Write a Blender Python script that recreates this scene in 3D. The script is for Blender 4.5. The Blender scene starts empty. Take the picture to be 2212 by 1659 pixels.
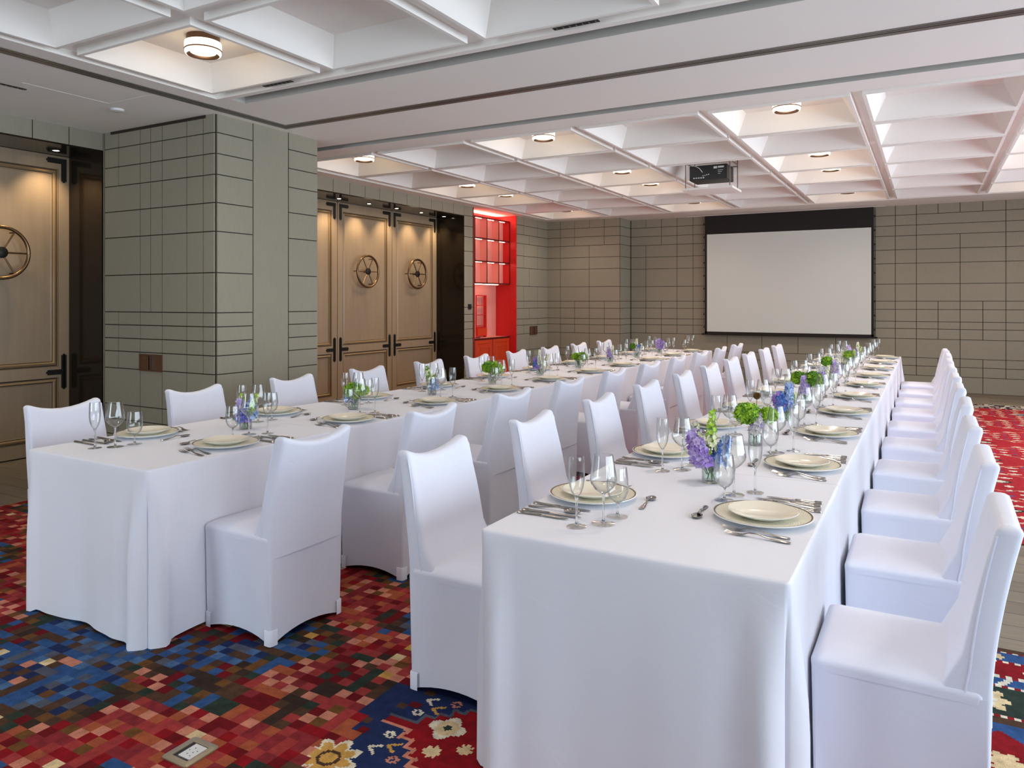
import bpy, math, random
from mathutils import Matrix, Vector
random.seed(7)
SC = bpy.context.scene
COL = SC.collection
PI = math.pi

# ------------------------------------------------------------------ camera
FPX, CX, VH, CAMH = 1611.0, 1106.0, 651.0, 1.45
cam_d = bpy.data.cameras.new('camera'); cam = bpy.data.objects.new('camera', cam_d); COL.objects.link(cam)
cam_d.sensor_fit = 'HORIZONTAL'; cam_d.sensor_width = 36.0
cam_d.lens = 36.0*FPX/2212.0
cam_d.shift_x = 0.0
cam_d.shift_y = -(829.5-VH)/2212.0
cam_d.clip_start = 0.05; cam_d.clip_end = 200
cam.location = (0, 0, CAMH)
YAW = math.atan((2005.0-CX)/FPX)
cam.rotation_euler = (PI/2, 0, YAW)
SC.camera = cam

# ------------------------------------------------------------------ view, world, daylight
SC.view_settings.view_transform = 'Standard'
SC.view_settings.look = 'None'
SC.view_settings.gamma = 1.0
SC.view_settings.use_curve_mapping = False
SC.view_settings.exposure = 0.56
SKY = 6.4
LAMP_W = 1.2
BEAM_W = 36.0
SPOT_W = 22.0
w = bpy.data.worlds.new('daylight'); SC.world = w; w.use_nodes = True
bg = w.node_tree.nodes['Background']
bg.inputs[0].default_value = (0.74, 0.86, 1.0, 1); bg.inputs[1].default_value = SKY
cy = SC.cycles
cy.max_bounces = 8; cy.diffuse_bounces = 5; cy.glossy_bounces = 4; cy.transmission_bounces = 8
cy.transparent_max_bounces = 64; cy.caustics_refractive = False; cy.caustics_reflective = False
cy.sample_clamp_indirect = 4.0; cy.use_denoising = True

# ------------------------------------------------------------------ materials
def newmat(name):
    m = bpy.data.materials.new(name); m.use_nodes = True
    return m, m.node_tree, m.node_tree.nodes['Principled BSDF']
def setp(p, **k):
    for a, v in k.items():
        n = a.replace('_', ' ')
        if n in p.inputs: p.inputs[n].default_value = v
def mat(name, col, rough=0.5, metal=0.0, bump=0, bscale=200, var=0, vscale=5, **k):
    m, t, p = newmat(name)
    c = (*col, 1)
    p.inputs['Base Color'].default_value = c; p.inputs['Roughness'].default_value = rough; p.inputs['Metallic'].default_value = metal
    setp(p, **k)
    tc = t.nodes.new('ShaderNodeTexCoord')
    if var:
        n = t.nodes.new('ShaderNodeTexNoise'); n.inputs['Scale'].default_value = vscale; n.inputs['Detail'].default_value = 4
        t.links.new(tc.outputs['Object'], n.inputs['Vector'])
        mx = t.nodes.new('ShaderNodeMix'); mx.data_type = 'RGBA'
        mx.inputs[6].default_value = tuple(x*(1-var) for x in col)+(1,); mx.inputs[7].default_value = tuple(min(1, x*(1+var)) for x in col)+(1,)
        t.links.new(n.outputs['Fac'], mx.inputs[0]); t.links.new(mx.outputs[2], p.inputs['Base Color'])
    if bump:
        n = t.nodes.new('ShaderNodeTexNoise'); n.inputs['Scale'].default_value = bscale; n.inputs['Detail'].default_value = 3
        t.links.new(tc.outputs['Object'], n.inputs['Vector'])
        b = t.nodes.new('ShaderNodeBump'); b.inputs['Strength'].default_value = bump; b.inputs['Distance'].default_value = 0.002
        t.links.new(n.outputs['Fac'], b.inputs['Height']); t.links.new(b.outputs['Normal'], p.inputs['Normal'])
    return m
def emat(name, col, s):
    m, t, p = newmat(name)
    p.inputs['Base Color'].default_value = (*col, 1); p.inputs['Emission Color'].default_value = (*col, 1); p.inputs['Emission Strength'].default_value = s
    return m
def cloth_mat(name, col):
    m, t, p = newmat(name)
    setp(p, Base_Color=(*col, 1), Roughness=0.85, Sheen_Weight=0.25, Sheen_Roughness=0.5)
    tc = t.nodes.new('ShaderNodeTexCoord')
    n1 = t.nodes.new('ShaderNodeTexNoise'); n1.inputs['Scale'].default_value = 7; n1.inputs['Detail'].default_value = 3; n1.inputs['Distortion'].default_value = 1.2
    n2 = t.nodes.new('ShaderNodeTexNoise'); n2.inputs['Scale'].default_value = 500
    t.links.new(tc.outputs['Object'], n1.inputs['Vector']); t.links.new(tc.outputs['Object'], n2.inputs['Vector'])
    b1 = t.nodes.new('ShaderNodeBump'); b1.inputs['Strength'].default_value = 0.11; b1.inputs['Distance'].default_value = 0.02
    b2 = t.nodes.new('ShaderNodeBump'); b2.inputs['Strength'].default_value = 0.12; b2.inputs['Distance'].default_value = 0.001
    t.links.new(n1.outputs['Fac'], b1.inputs['Height']); t.links.new(n2.outputs['Fac'], b2.inputs['Height'])
    t.links.new(b1.outputs['Normal'], b2.inputs['Normal']); t.links.new(b2.outputs['Normal'], p.inputs['Normal'])
    return m
def streak_mat(name, c1, c2, rough=0.8, sx=60, sz=2.0, bump=0.15, **k):
    """vertical streaks (fabric panels, wood grain)"""
    m, t, p = newmat(name); setp(p, Roughness=rough, **k)
    tc = t.nodes.new('ShaderNodeTexCoord'); mp = t.nodes.new('ShaderNodeMapping')
    mp.inputs['Scale'].default_value = (sx, sx, sz)
    n = t.nodes.new('ShaderNodeTexNoise'); n.inputs['Scale'].default_value = 1; n.inputs['Detail'].default_value = 5; n.inputs['Roughness'].default_value = .6
    t.links.new(tc.outputs['Object'], mp.inputs[0]); t.links.new(mp.outputs[0], n.inputs['Vector'])
    mx = t.nodes.new('ShaderNodeMix'); mx.data_type = 'RGBA'; mx.inputs[6].default_value = (*c1, 1); mx.inputs[7].default_value = (*c2, 1)
    t.links.new(n.outputs['Fac'], mx.inputs[0]); t.links.new(mx.outputs[2], p.inputs['Base Color'])
    b = t.nodes.new('ShaderNodeBump'); b.inputs['Strength'].default_value = bump; b.inputs['Distance'].default_value = 0.002
    t.links.new(n.outputs['Fac'], b.inputs['Height']); t.links.new(b.outputs['Normal'], p.inputs['Normal'])
    return m
def attr_mat(name, rough=0.95):
    m, t, p = newmat(name); setp(p, Roughness=rough, Specular_IOR_Level=.15)
    a = t.nodes.new('ShaderNodeAttribute'); a.attribute_name = 'pile'
    tc = t.nodes.new('ShaderNodeTexCoord')
    n = t.nodes.new('ShaderNodeTexNoise'); n.inputs['Scale'].default_value = 260; n.inputs['Detail'].default_value = 2
    n3 = t.nodes.new('ShaderNodeTexNoise'); n3.inputs['Scale'].default_value = 30
    t.links.new(tc.outputs['Object'], n.inputs['Vector']); t.links.new(tc.outputs['Object'], n3.inputs['Vector'])
    ad = t.nodes.new('ShaderNodeMath'); ad.operation = 'ADD'
    t.links.new(n.outputs['Fac'], ad.inputs[0]); t.links.new(n3.outputs['Fac'], ad.inputs[1])
    mr = t.nodes.new('ShaderNodeMapRange'); mr.inputs[1].default_value = .6; mr.inputs[2].default_value = 1.4; mr.inputs[3].default_value = .6; mr.inputs[4].default_value = 1.4
    t.links.new(ad.outputs[0], mr.inputs[0])
    mx = t.nodes.new('ShaderNodeVectorMath'); mx.operation = 'SCALE'
    t.links.new(a.outputs['Color'], mx.inputs[0]); t.links.new(mr.outputs[0], mx.inputs['Scale'])
    t.links.new(mx.outputs[0], p.inputs['Base Color'])
    b = t.nodes.new('ShaderNodeBump'); b.inputs['Strength'].default_value = .5; b.inputs['Distance'].default_value = 0.004
    t.links.new(n.outputs['Fac'], b.inputs['Height']); t.links.new(b.outputs['Normal'], p.inputs['Normal'])
    return m
def wood_floor_mat():
    m, t, p = newmat('grey_oak_boards'); setp(p, Roughness=0.45)
    tc = t.nodes.new('ShaderNodeTexCoord')
    br = t.nodes.new('ShaderNodeTexBrick'); br.inputs['Scale'].default_value = 1.0
    br.inputs['Brick Width'].default_value = 1.6; br.inputs['Row Height'].default_value = 0.16; br.inputs['Mortar Size'].default_value = 0.003
    br.inputs['Color1'].default_value = (.16, .125, .085, 1); br.inputs['Color2'].default_value = (.235, .19, .135, 1); br.inputs['Mortar'].default_value = (.03, .025, .02, 1)
    t.links.new(tc.outputs['Object'], br.inputs['Vector'])
    mp = t.nodes.new('ShaderNodeMapping'); mp.inputs['Scale'].default_value = (3, 40, 1)
    n = t.nodes.new('ShaderNodeTexNoise'); n.inputs['Detail'].default_value = 6; n.inputs['Scale'].default_value = 1
    t.links.new(tc.outputs['Object'], mp.inputs[0]); t.links.new(mp.outputs[0], n.inputs['Vector'])
    mr = t.nodes.new('ShaderNodeMapRange'); mr.inputs[3].default_value = .6; mr.inputs[4].default_value = 1.4
    t.links.new(n.outputs['Fac'], mr.inputs[0])
    v = t.nodes.new('ShaderNodeVectorMath'); v.operation = 'SCALE'
    t.links.new(br.outputs['Color'], v.inputs[0]); t.links.new(mr.outputs[0], v.inputs['Scale']); t.links.new(v.outputs[0], p.inputs['Base Color'])
    return m
def thin_glass(name, tint=(0.985, 0.99, 0.985), ior=1.5, gl=(1, 1, 1), edge=(.26, .28, .29)):
    m = bpy.data.materials.new(name); m.use_nodes = True; t = m.node_tree; t.nodes.clear()
    o = t.nodes.new('ShaderNodeOutputMaterial'); tr = t.nodes.new('ShaderNodeBsdfTransparent'); g = t.nodes.new('ShaderNodeBsdfGlossy')
    tm = t.nodes.new('ShaderNodeMix'); tm.data_type = 'RGBA'; tm.inputs[6].default_value = (*tint, 1); tm.inputs[7].default_value = (*edge, 1)
    g.inputs['Roughness'].default_value = 0.02; g.inputs[0].default_value = (*gl, 1)
    lf = t.nodes.new('ShaderNodeLayerWeight'); lf.inputs['Blend'].default_value = 0.5
    pw = t.nodes.new('ShaderNodeMath'); pw.operation = 'POWER'; pw.inputs[1].default_value = 3.0; t.links.new(lf.outputs['Facing'], pw.inputs[0])
    lw = t.nodes.new('ShaderNodeMath'); lw.operation = 'MULTIPLY_ADD'; lw.inputs[1].default_value = .95; lw.inputs[2].default_value = 1.5*((ior-1)/(ior+1))**2; t.links.new(pw.outputs[0], lw.inputs[0])
    pe = t.nodes.new('ShaderNodeMath'); pe.operation = 'POWER'; pe.inputs[1].default_value = 2.8; t.links.new(lf.outputs['Facing'], pe.inputs[0]); t.links.new(pe.outputs[0], tm.inputs[0]); t.links.new(tm.outputs[2], tr.inputs[0])
    mx = t.nodes.new('ShaderNodeMixShader')
    t.links.new(lw.outputs[0], mx.inputs[0]); t.links.new(tr.outputs[0], mx.inputs[1]); t.links.new(g.outputs[0], mx.inputs[2]); t.links.new(mx.outputs[0], o.inputs[0])
    return m
def charger_mat():
    m, t, p = newmat('basketweave_cream_china'); setp(p, Roughness=0.25)
    tc = t.nodes.new('ShaderNodeTexCoord'); sx = t.nodes.new('ShaderNodeSeparateXYZ'); t.links.new(tc.outputs['Object'], sx.inputs[0])
    def M(op, a, b=None):
        n = t.nodes.new('ShaderNodeMath'); n.operation = op
        for i, q in enumerate((a, b)):
            if q is None: continue
            if isinstance(q, (int, float)): n.inputs[i].default_value = q
            else: t.links.new(q, n.inputs[i])
        return n.outputs[0]
    X, Y = sx.outputs[0], sx.outputs[1]
    r = M('SQRT', M('ADD', M('MULTIPLY', X, X), M('MULTIPLY', Y, Y))); th = M('ARCTAN2', Y, X)
    w1 = M('SINE', M('MULTIPLY', th, 60.0)); w2 = M('SINE', M('MULTIPLY', r, 700.0)); h = M('MULTIPLY', w1, w2)
    mr = t.nodes.new('ShaderNodeMapRange'); mr.inputs[1].default_value = -1; mr.inputs[2].default_value = 1; t.links.new(h, mr.inputs[0])
    mx = t.nodes.new('ShaderNodeMix'); mx.data_type = 'RGBA'; mx.inputs[6].default_value = (.76, .70, .52, 1); mx.inputs[7].default_value = (.92, .88, .74, 1)
    t.links.new(mr.outputs[0], mx.inputs[0]); t.links.new(mx.outputs[2], p.inputs['Base Color'])
    b = t.nodes.new('ShaderNodeBump'); b.inputs['Strength'].default_value = .4; b.inputs['Distance'].default_value = .002
    t.links.new(h, b.inputs['Height']); t.links.new(b.outputs['Normal'], p.inputs['Normal'])
    return m

M = {}
M['cloth'] = cloth_mat('white_table_linen', (.80, .805, .875))
M['cover'] = cloth_mat('white_stretch_cover', (.775, .795, .90))
M['panel'] = streak_mat('grey_green_fabric_panel', (.270, .246, .184), (.348, .322, .250), .9, 170, 9, .12)
M['joint'] = mat('dark_bronze_joint', (.030, .019, .011), .6, .1)
M['ceil'] = mat('white_ceiling_paint', (.93, .90, .85), .9, bump=.05)
M['slot'] = mat('grey_air_slot_paint', (.50, .49, .45), .9)
M['rail'] = mat('grey_metal_rail', (.20, .185, .165), .4, .5)
M['black'] = mat('black_gap', (.006, .006, .006), .7)
M['reveal'] = mat('polished_dark_bronze', (.030, .022, .015), .12, .55, var=.25, vscale=3)
M['oak'] = streak_mat('pale_brown_oak', (.27, .195, .125), (.37, .275, .18), .42, 26, 1.2, .12)
M['oakedge'] = mat('golden_moulding', (.33, .225, .12), .3)
M['iron'] = mat('black_iron', (.022, .02, .017), .45, .6)
M['brass'] = mat('antique_brass', (.22, .135, .07), .28, .95)
M['red'] = mat('red_lacquer', (.66, .020, .020), .4, var=.05)
M['orange'] = mat('orange_red_lacquer', (.68, .055, .012), .35, var=.05)
M['redin'] = mat('red_compartment', (.86, .36, .30), .7)
M['redframe'] = mat('dark_red_edge', (.10, .006, .006), .4)
M['led'] = emat('warm_led', (1.0, .66, .48), 9)
M['lampg'] = emat('warm_lamp_glass', (1.0, .82, .62), 2.2)
M['lampd'] = emat('warm_lamp_diffuser', (1.0, .80, .60), 1.5)
M['bronze'] = mat('bronze_lamp_ring', (.16, .10, .065), .3, .8)
M['screenw'] = mat('projection_fabric', (.70, .74, .70), .95)
M['screenb'] = mat('black_screen_masking', (.012, .009, .008), .8)
M['wood'] = wood_floor_mat()
M['pile'] = attr_mat('patterned_wool_carpet')
M['steel'] = mat('polished_steel', (.46, .43, .40), .14, 1.0)
M['chinaw'] = mat('ivory_china', (.86, .80, .66), .18, Coat_Weight=.3)
M['charger'] = charger_mat()
M['greenrim'] = mat('dark_rim_line', (.07, .06, .035), .3)
M['chinab'] = mat('white_glazed_china', (.82, .83, .80), .2)
M['glass'] = thin_glass('clear_thin_glass', ior=1.42)
M['glasss'] = mat('clear_stem_glass', (.97, .98, .98), .0, Transmission_Weight=1.0, IOR=1.45)
M['footg'] = thin_glass('clear_foot_glass', (0.95, 0.96, 0.955), ior=1.55, edge=(.88, .89, .89))
M['vaseg'] = thin_glass('clear_vase_glass', (0.93, 0.96, 0.95), ior=1.5)
M['water'] = thin_glass('vase_water', (0.90, 0.95, 0.93), ior=1.2)
M['proj'] = mat('black_projector_plastic', (.012, .012, .012), .4)
M['white'] = mat('white_plastic', (.7, .7, .68), .5)
M['niche'] = mat('brown_wood_niche', (.13, .055, .028), .4)
M['dk'] = mat('dark_switch', (.015, .015, .017), .3)
M['tan'] = mat('bronze_floor_plate', (.33, .27, .18), .35, .6)
M['stem'] = mat('green_stem', (.07, .17, .035), .6)
M['leaf'] = mat('green_leaf', (.05, .14, .03), .6, var=.3, vscale=60)
M['lime'] = mat('lime_green_petal', (.34, .58, .03), .6, var=.35, vscale=90)
M['dgreen'] = mat('moss_green_petal', (.12, .30, .015), .6, var=.4, vscale=90)
M['lav'] = mat('lavender_petal', (.60, .49, .80), .6, var=.2, vscale=60)
M['purple'] = mat('purple_petal', (.42, .27, .70), .6, var=.25, vscale=60)
M['blue'] = mat('blue_petal', (.13, .27, .66), .6, var=.25, vscale=60)
M['pblue'] = mat('pale_blue_petal', (.45, .58, .82), .6, var=.15, vscale=60)
M['cream'] = mat('cream_green_petal', (.74, .78, .46), .6, var=.2, vscale=60)
M['wpetal'] = mat('white_petal', (.78, .76, .74), .6)
M['pod'] = mat('brown_seed_head', (.25, .13, .04), .9)

# ------------------------------------------------------------------ mesh helpers
class MB:
    def __init__(s): s.v = []; s.f = []; s.m = []; s.cur = 0
    def quad(s, a, b, c, d):
        i = len(s.v); s.v += [a, b, c, d]; s.f.append((i, i+1, i+2, i+3)); s.m.append(s.cur)
    def box(s, x0, x1, y0, y1, z0, z1, skip=''):
        i = len(s.v)
        s.v += [(x0, y0, z0), (x1, y0, z0), (x1, y1, z0), (x0, y1, z0), (x0, y0, z1), (x1, y0, z1), (x1, y1, z1), (x0, y1, z1)]
        F = {'b': (0, 3, 2, 1), 't': (4, 5, 6, 7), 'f': (0, 1, 5, 4), 'r': (1, 2, 6, 5), 'k': (2, 3, 7, 6), 'l': (3, 0, 4, 7)}
        for k, q in F.items():
            if k in skip: continue
            s.f.append(tuple(i+j for j in q)); s.m.append(s.cur)
        return s
    def rings(s, R, closed=True, cap0=False, cap1=False):
        base = len(s.v); n = len(R[0])
        for r in R: s.v += [tuple(p) for p in r]
        for j in range(len(R)-1):
            for i in range(n if closed else n-1):
                k = (i+1) % n
                s.f.append((base+j*n+i, base+j*n+k, base+(j+1)*n+k, base+(j+1)*n+i)); s.m.append(s.cur)
        if cap0: s.f.append(tuple(base+i for i in reversed(range(n)))); s.m.append(s.cur)
        if cap1: s.f.append(tuple(base+(len(R)-1)*n+i for i in range(n))); s.m.append(s.cur)
        return s
    def lathe(s, prof, n=24, c=(0, 0, 0), cap0=False, cap1=False):
        R = []
        for r, z in prof: R.append([(c[0]+r*math.cos(2*PI*i/n), c[1]+r*math.sin(2*PI*i/n), c[2]+z) for i in range(n)])
        return s.rings(R, True, cap0, cap1)
    def tube(s, pts, rad, n=8, cap=True):
        pts = [Vector(p) for p in pts]; R = []
        if not isinstance(rad, (list, tuple)): rad = [rad]*len(pts)
        for i, p in enumerate(pts):
            d = (pts[min(i+1, len(pts)-1)]-pts[max(i-1, 0)]).normalized()
            a = d.orthogonal().normalized() if i == 0 else (a - d*a.dot(d)).normalized()
            b = d.cross(a)
            R.append([p+(a*math.cos(2*PI*k/n)+b*math.sin(2*PI*k/n))*rad[i] for k in range(n)])
        return s.rings(R, True, cap, cap)
    def torus(s, c, R, r, axis='x', n=40, k=10):
        rings = []
        for i in range(n+1):
            a = 2*PI*i/n; ring = []
            for j in range(k):
                b = 2*PI*j/k; q = R+r*math.cos(b); h = r*math.sin(b)
                if axis == 'x': ring.append((c[0]+h, c[1]+q*math.cos(a), c[2]+q*math.sin(a)))
                else: ring.append((c[0]+q*math.cos(a), c[1]+q*math.sin(a), c[2]+h))
            rings.append(ring)
        return s.rings(rings)
    def xf(s, mtx, i0=0):
        for i in range(i0, len(s.v)): s.v[i] = tuple(mtx @ Vector(s.v[i]))
        return s
    def mesh(s, name, mats, smooth=True, ang=38):
        me = bpy.data.meshes.new(name); me.from_pydata([tuple(p) for p in s.v], [], s.f)
        for m in (mats if isinstance(mats, (list, tuple)) else [mats]): me.materials.append(m)
        me.polygons.foreach_set('material_index', s.m)
        if smooth:
            me.polygons.foreach_set('use_smooth', [True]*len(me.polygons)); me.update()
            me.set_sharp_from_angle(angle=math.radians(ang))
        me.update(); return me
def link(name, me, parent=None, mtx=None):
    o = bpy.data.objects.new(name, me); COL.objects.link(o)
    if parent is not None: o.parent = parent
    if mtx is not None: o.matrix_basis = mtx
    return o
def obj(name, mb, mats, parent=None, mtx=None, smooth=True, ang=38): return link(name, mb.mesh(name, mats, smooth, ang), parent, mtx)
def tag(o, label, cat, group=None):
    o['label'] = label; o['category'] = cat
    if group: o['group'] = group
    return o
def struct(o, label=None):
    o['kind'] = 'structure'
    if label: o['label'] = label
    return o
def empty(name, label=None, cat=None, mtx=None, group=None, parent=None):
    o = bpy.data.objects.new(name, None); COL.objects.link(o); o.empty_display_size = .1
    if mtx is not None: o.matrix_basis = mtx
    if parent is not None: o.parent = parent
    if label: tag(o, label, cat, group)
    return o
def copy_tree(o, parent=None):
    c = o.copy(); COL.objects.link(c)
    if parent is not None: c.parent = parent
    for ch in o.children: copy_tree(ch, c)
    return c
T = Matrix.Translation
def RZ(a): return Matrix.Rotation(a, 4, 'Z')
TILT = -0.0155
ML = T((-6.7815, 0, 0)) @ RZ(TILT)                          # frame of the left wall: x out of the wall, y along it
MT = T((-2.82, 2.0, 0)) @ RZ(TILT) @ T((2.82, -2.0, 0))     # frame of the left table

ZC = 3.015
# ------------------------------------------------------------------ floor and carpets
fl = MB().box(-7.6, 4.6, -3.4, 14.2, -.2, 0); struct(obj('floor', fl, M['wood'], smooth=False))
PAL = dict(red=(.23, .004, .008), dred=(.13, .003, .006), sal=(.30, .035, .032), rose=(.21, .020, .024), org=(.33, .080, .032), pink=(.52, .20, .13), cream=(.66, .50, .28),
           gold=(.52, .29, .07), brn=(.070, .034, .018), och=(.13, .055, .014), grn=(.022, .036, .026), dbrn=(.034, .020, .014), blue=(.026, .075, .20), lblu=(.060, .125, .25),
           navy=(.012, .024, .085), slate=(.075, .085, .115), ivory=(.66, .60, .46))
rc = random.Random(5)
LAT = {}
def vn(ix, iy, s):
    k = (ix, iy, s)
    if k not in LAT: LAT[k] = random.Random(hash((ix*7349+iy*9151+s*77)) & 0xffffff).random()
    return LAT[k]
def noise(x, y, sc, s):
    x *= sc; y *= sc; ix, iy = math.floor(x), math.floor(y); fx, fy = x-ix, y-iy
    fx = fx*fx*(3-2*fx); fy = fy*fy*(3-2*fy)
    a = vn(ix, iy, s)*(1-fx)+vn(ix+1, iy, s)*fx; b = vn(ix, iy+1, s)*(1-fx)+vn(ix+1, iy+1, s)*fx
    return a*(1-fy)+b*fy
def mosaic(ix, iy):
    x, y = ix*.050, iy*.046
    # diamond medallion bands with random cells
    d = (abs(((x+y*.9)/1.1) % 1-.5)+abs(((x-y*.9)/1.25) % 1-.5))
    n = noise(x, y, 1.6, 1)*.55+noise(x, y, 4.5, 2)*.45
    r = vn(ix, iy, 3); chk = (ix+iy) % 2
    v = d*.5+n*.8
    if v < .55: c = ('blue', 'lblu', 'navy', 'blue', 'slate', 'brn')[int(r*6)]
    elif v < .69: c = ('brn', 'grn', 'dbrn', 'blue', 'och', 'dred')[int(r*6)]
    elif v < .96: c = ('red', 'sal', 'rose', 'sal', 'org', 'dred', 'rose', 'och')[int(r*8)]
    else: c = ('grn', 'dbrn', 'brn', 'sal', 'dred')[int(r*5)]
    if v > .64 and chk and r > .78: c = 'pink'
    if chk == 0 and vn(ix, iy, 4) > .965: c = 'cream' if r > .5 else 'gold'
    if .34 < v < .36 and r > .6: c = 'pink'
    return PAL[c]
def flower(dx, dy, r0, np_=6):
    r = math.hypot(dx, dy)
    return r < r0*(.62+.38*abs(math.cos(np_*.5*math.atan2(dy, dx))))
# zigzag boundary: the red field lies around the right-hand table's near end, edged by pink steps on navy
def zig(t, per=.062, amp=.035): return abs((t/per) % 2-1)*amp
LO = [(-1.638, 2.022), (-1.59, 2.024), (-1.521, 2.021), (-1.53, 1.975), (-1.482, 1.981), (-1.48, 1.938), (-1.443, 1.942), (-1.451, 1.898), (-1.409, 1.902), (-1.416, 1.863)]
UP = [(-1.639, 2.069), (-1.526, 2.07), (-1.532, 2.12), (-1.489, 2.12), (-1.489, 2.157), (-1.451, 2.156), (-1.455, 2.2), (-1.413, 2.195), (-1.411, 2.229)]
for k in range(8):
    x, y = LO[-1]; LO += [(x+.042, y+.003), (x+.037, y-.040)]
    x, y = UP[-1]; UP += [(x+.042, y), (x+.040, y+.040)]
REDP = UP+[(.5, UP[-1][1]), (.5, LO[-1][1])]+LO[::-1]
def inpoly(x, y, P):
    c = False; n = len(P)
    for i in range(n):
        (a, b), (p, q) = P[i], P[i-1]
        if (b > y) != (q > y) and x < (p-a)*(y-b)/(q-b)+a: c = not c
    return c
def segd(x, y, L):
    m = 9
    for (a, b), (c, d) in zip(L, L[1:]):
        t = max(0, min(1, ((x-a)*(c-a)+(y-b)*(d-b))/((c-a)**2+(d-b)**2))); m = min(m, math.hypot(x-a-t*(c-a), y-b-t*(d-b)))
    return m
NB = [(1.2, -1.45), (1.66, -1.56), (1.763, -1.597), (1.882, -1.652), (1.977, -1.70), (2.087, -1.747), (2.219, -1.781), (2.4, -1.60), (2.7, -1.40)]
def persian_near(x, y):
    """near carpet around the right hand table; returns colour name or None for mosaic"""
    if x < -1.86: return None
    cy_ = (math.floor(y/.046)+.5)*.046; b = NB[-1][1]
    for (ya, xa), (yb, xb) in zip(NB, NB[1:]):
        if ya <= cy_ <= yb: b = xa+(xb-xa)*(cy_-ya)/(yb-ya)
    if cy_ < NB[0][0]: b = NB[0][1]
    if x > -1.64:
        if segd(x, y, LO) < .0075: return 'pink'
        if segd(x, y, UP) < .0065: return 'slate'
    if inpoly(x, y, REDP):
        for (fx, fy, r0, n_) in ((-1.418, 2.094, .068, 4), (-1.388, 1.961, .034, 8), (-1.30, 2.02, .03, 8)):
            d = math.hypot(x-fx, y-fy)
            if flower(x-fx, y-fy, r0, n_): return 'grn' if d < r0*.22 and n_ == 4 else ('ivory' if d > r0*.62 and n_ == 4 else 'cream')
        if abs(x+1.418) < .05 and abs(y-2.094) < .05 and abs(abs(x+1.418)-abs(y-2.094)) > .035: return 'navy'
        return 'red'
    d = math.hypot(x+1.655, y-1.775)
    if d < .11 and x > b-.12:
        a = math.atan2(y-1.775, x+1.655)
        if d < .105*(.6+.4*abs(math.cos(4*a))): return 'ivory' if d > .085*(.6+.4*abs(math.cos(4*a))) else ('brn' if .028 < d < .040 else 'gold')
    cx_ = (math.floor(x/.050)+.5)*.050
    if cx_ > b:
        for (px, py, c) in ((-1.564, 2.124, 'ivory'), (-1.565, 1.97, 'ivory'), (-1.472, 2.232, 'pink'), (-1.47, 1.865, 'pink')):
            dx, dy = x-px, y-py; rr = math.hypot(dx, dy)
            if .006 < rr < .021 and abs(math.sin(3*math.atan2(dy, dx))) > .35: return c
        for (px, py, c) in ((-1.565, 2.208, 'ivory'), (-1.516, 2.171, 'gold'), (-1.565, 1.885, 'ivory'), (-1.515, 1.92, 'gold')):
            dx, dy = x-px+.018, y-py
            if 0 <= dx < .038 and abs(abs(dy)-dx*.62) < .0065: return c
        for (px, py, c) in ((-1.60, 2.16, 'dred'), (-1.66, 1.95, 'dred'), (-1.64, 2.13, 'brn'), (-1.60, 2.25, 'brn'), (-1.69, 2.0, 'brn'), (-1.68, 1.90, 'brn')):
            if abs(x-px) < .020 and abs(y-py) < .017: return c
        return 'navy'
    return None
def persian_right(x, y):
    yy = 3.70-y
    if yy < .035: return 'brn'
    if yy < .05: return 'ivory' if int(x/.02) % 2 else 'red'
    if yy < .13:
        return 'cream' if flower((x % .16)-.08, yy-.09, .03, 6) else 'blue'
    if yy < .15: return 'ivory' if int(x/.02) % 2 else 'red'
    if yy < .27:
        fx, fy = (x % .26)-.13, yy-.21
        q = abs(fx)+abs(fy)*1.4
        return 'blue' if q < .03 else ('ivory' if q < .075 else 'red')
    if yy < .29: return 'ivory' if int(x/.02) % 2 else 'red'
    if yy < .36: return 'ivory' if abs(((x+yy*.6) % .18)-.09) < .014 else 'blue'
    if yy < .38: return 'ivory' if int(x/.02) % 2 else 'red'
    if yy < .60:
        fx, fy = (x % .34)-.17, yy-.49
        r = math.hypot(fx, fy)
        if r < .018: return 'red'
        if flower(fx, fy, .055, 8): return 'ivory'
        if flower(fx, fy, .095, 8): return 'cream'
        return 'grn'
    if yy < .62: return 'ivory' if int(x/.02) % 2 else 'red'
    if yy < .66: return 'brn'
    fx, fy = (x % .42)-.21, ((yy-.66) % .50)-.25
    if flower(fx, fy, .06, 6): return 'cream'
    return 'red' if (abs(fx)+abs(fy)) < .20 else 'blue'
def far_col(x, y):
    """far carpet: red field with navy and grey green diamonds and ivory flowers"""
    e = 12.35-y
    if e < .45:
        r = vn(int(x/.03), int(y/.045), 21)
        return ('ivory', 'navy', 'slate', 'ivory', 'rose', 'brn')[int(r*6)]
    fx = (x+.25) % 1.5; fy = (y) % .95-.475
    ax = fx-.75
    if abs(ax) < .012+.004 and False: pass
    q = abs(ax)/.55+abs(fy)/.36
    if q < .12: return 'ivory'
    if q < .20: return 'grn'
    if abs(q-1.0) < .03: return 'pink'
    if q < 1: 
        if abs(fy) > .10 and (abs((x % .22)-.11)/.050+abs((y % .16)-.08)/.030) < 1: return 'ivory'
        return 'redb'
    # side motifs
    sx = (x+.25+.75) % 1.5-.75
    q2 = abs(sx)/.42+abs((y+.475) % .95-.475)/.30
    if q2 < .14: return 'ivory'
    if q2 < .75: return 'navy2' if (math.floor((x+1)/1.5)) % 2 == 0 else 'slate'
    if q2 < .83: return 'ivory'
    if (abs((x % .18)-.09)/.050+abs((y % .13)-.065)/.028) < 1: return 'ivory'
    if (abs(((x+.09) % .18)-.09)/.030+abs(((y+.065) % .13)-.065)/.018) < 1: return 'navy2'
    return 'redb'
PAL['redb'] = (.38, .015, .022); PAL['navy2'] = (.085, .085, .22)
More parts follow.
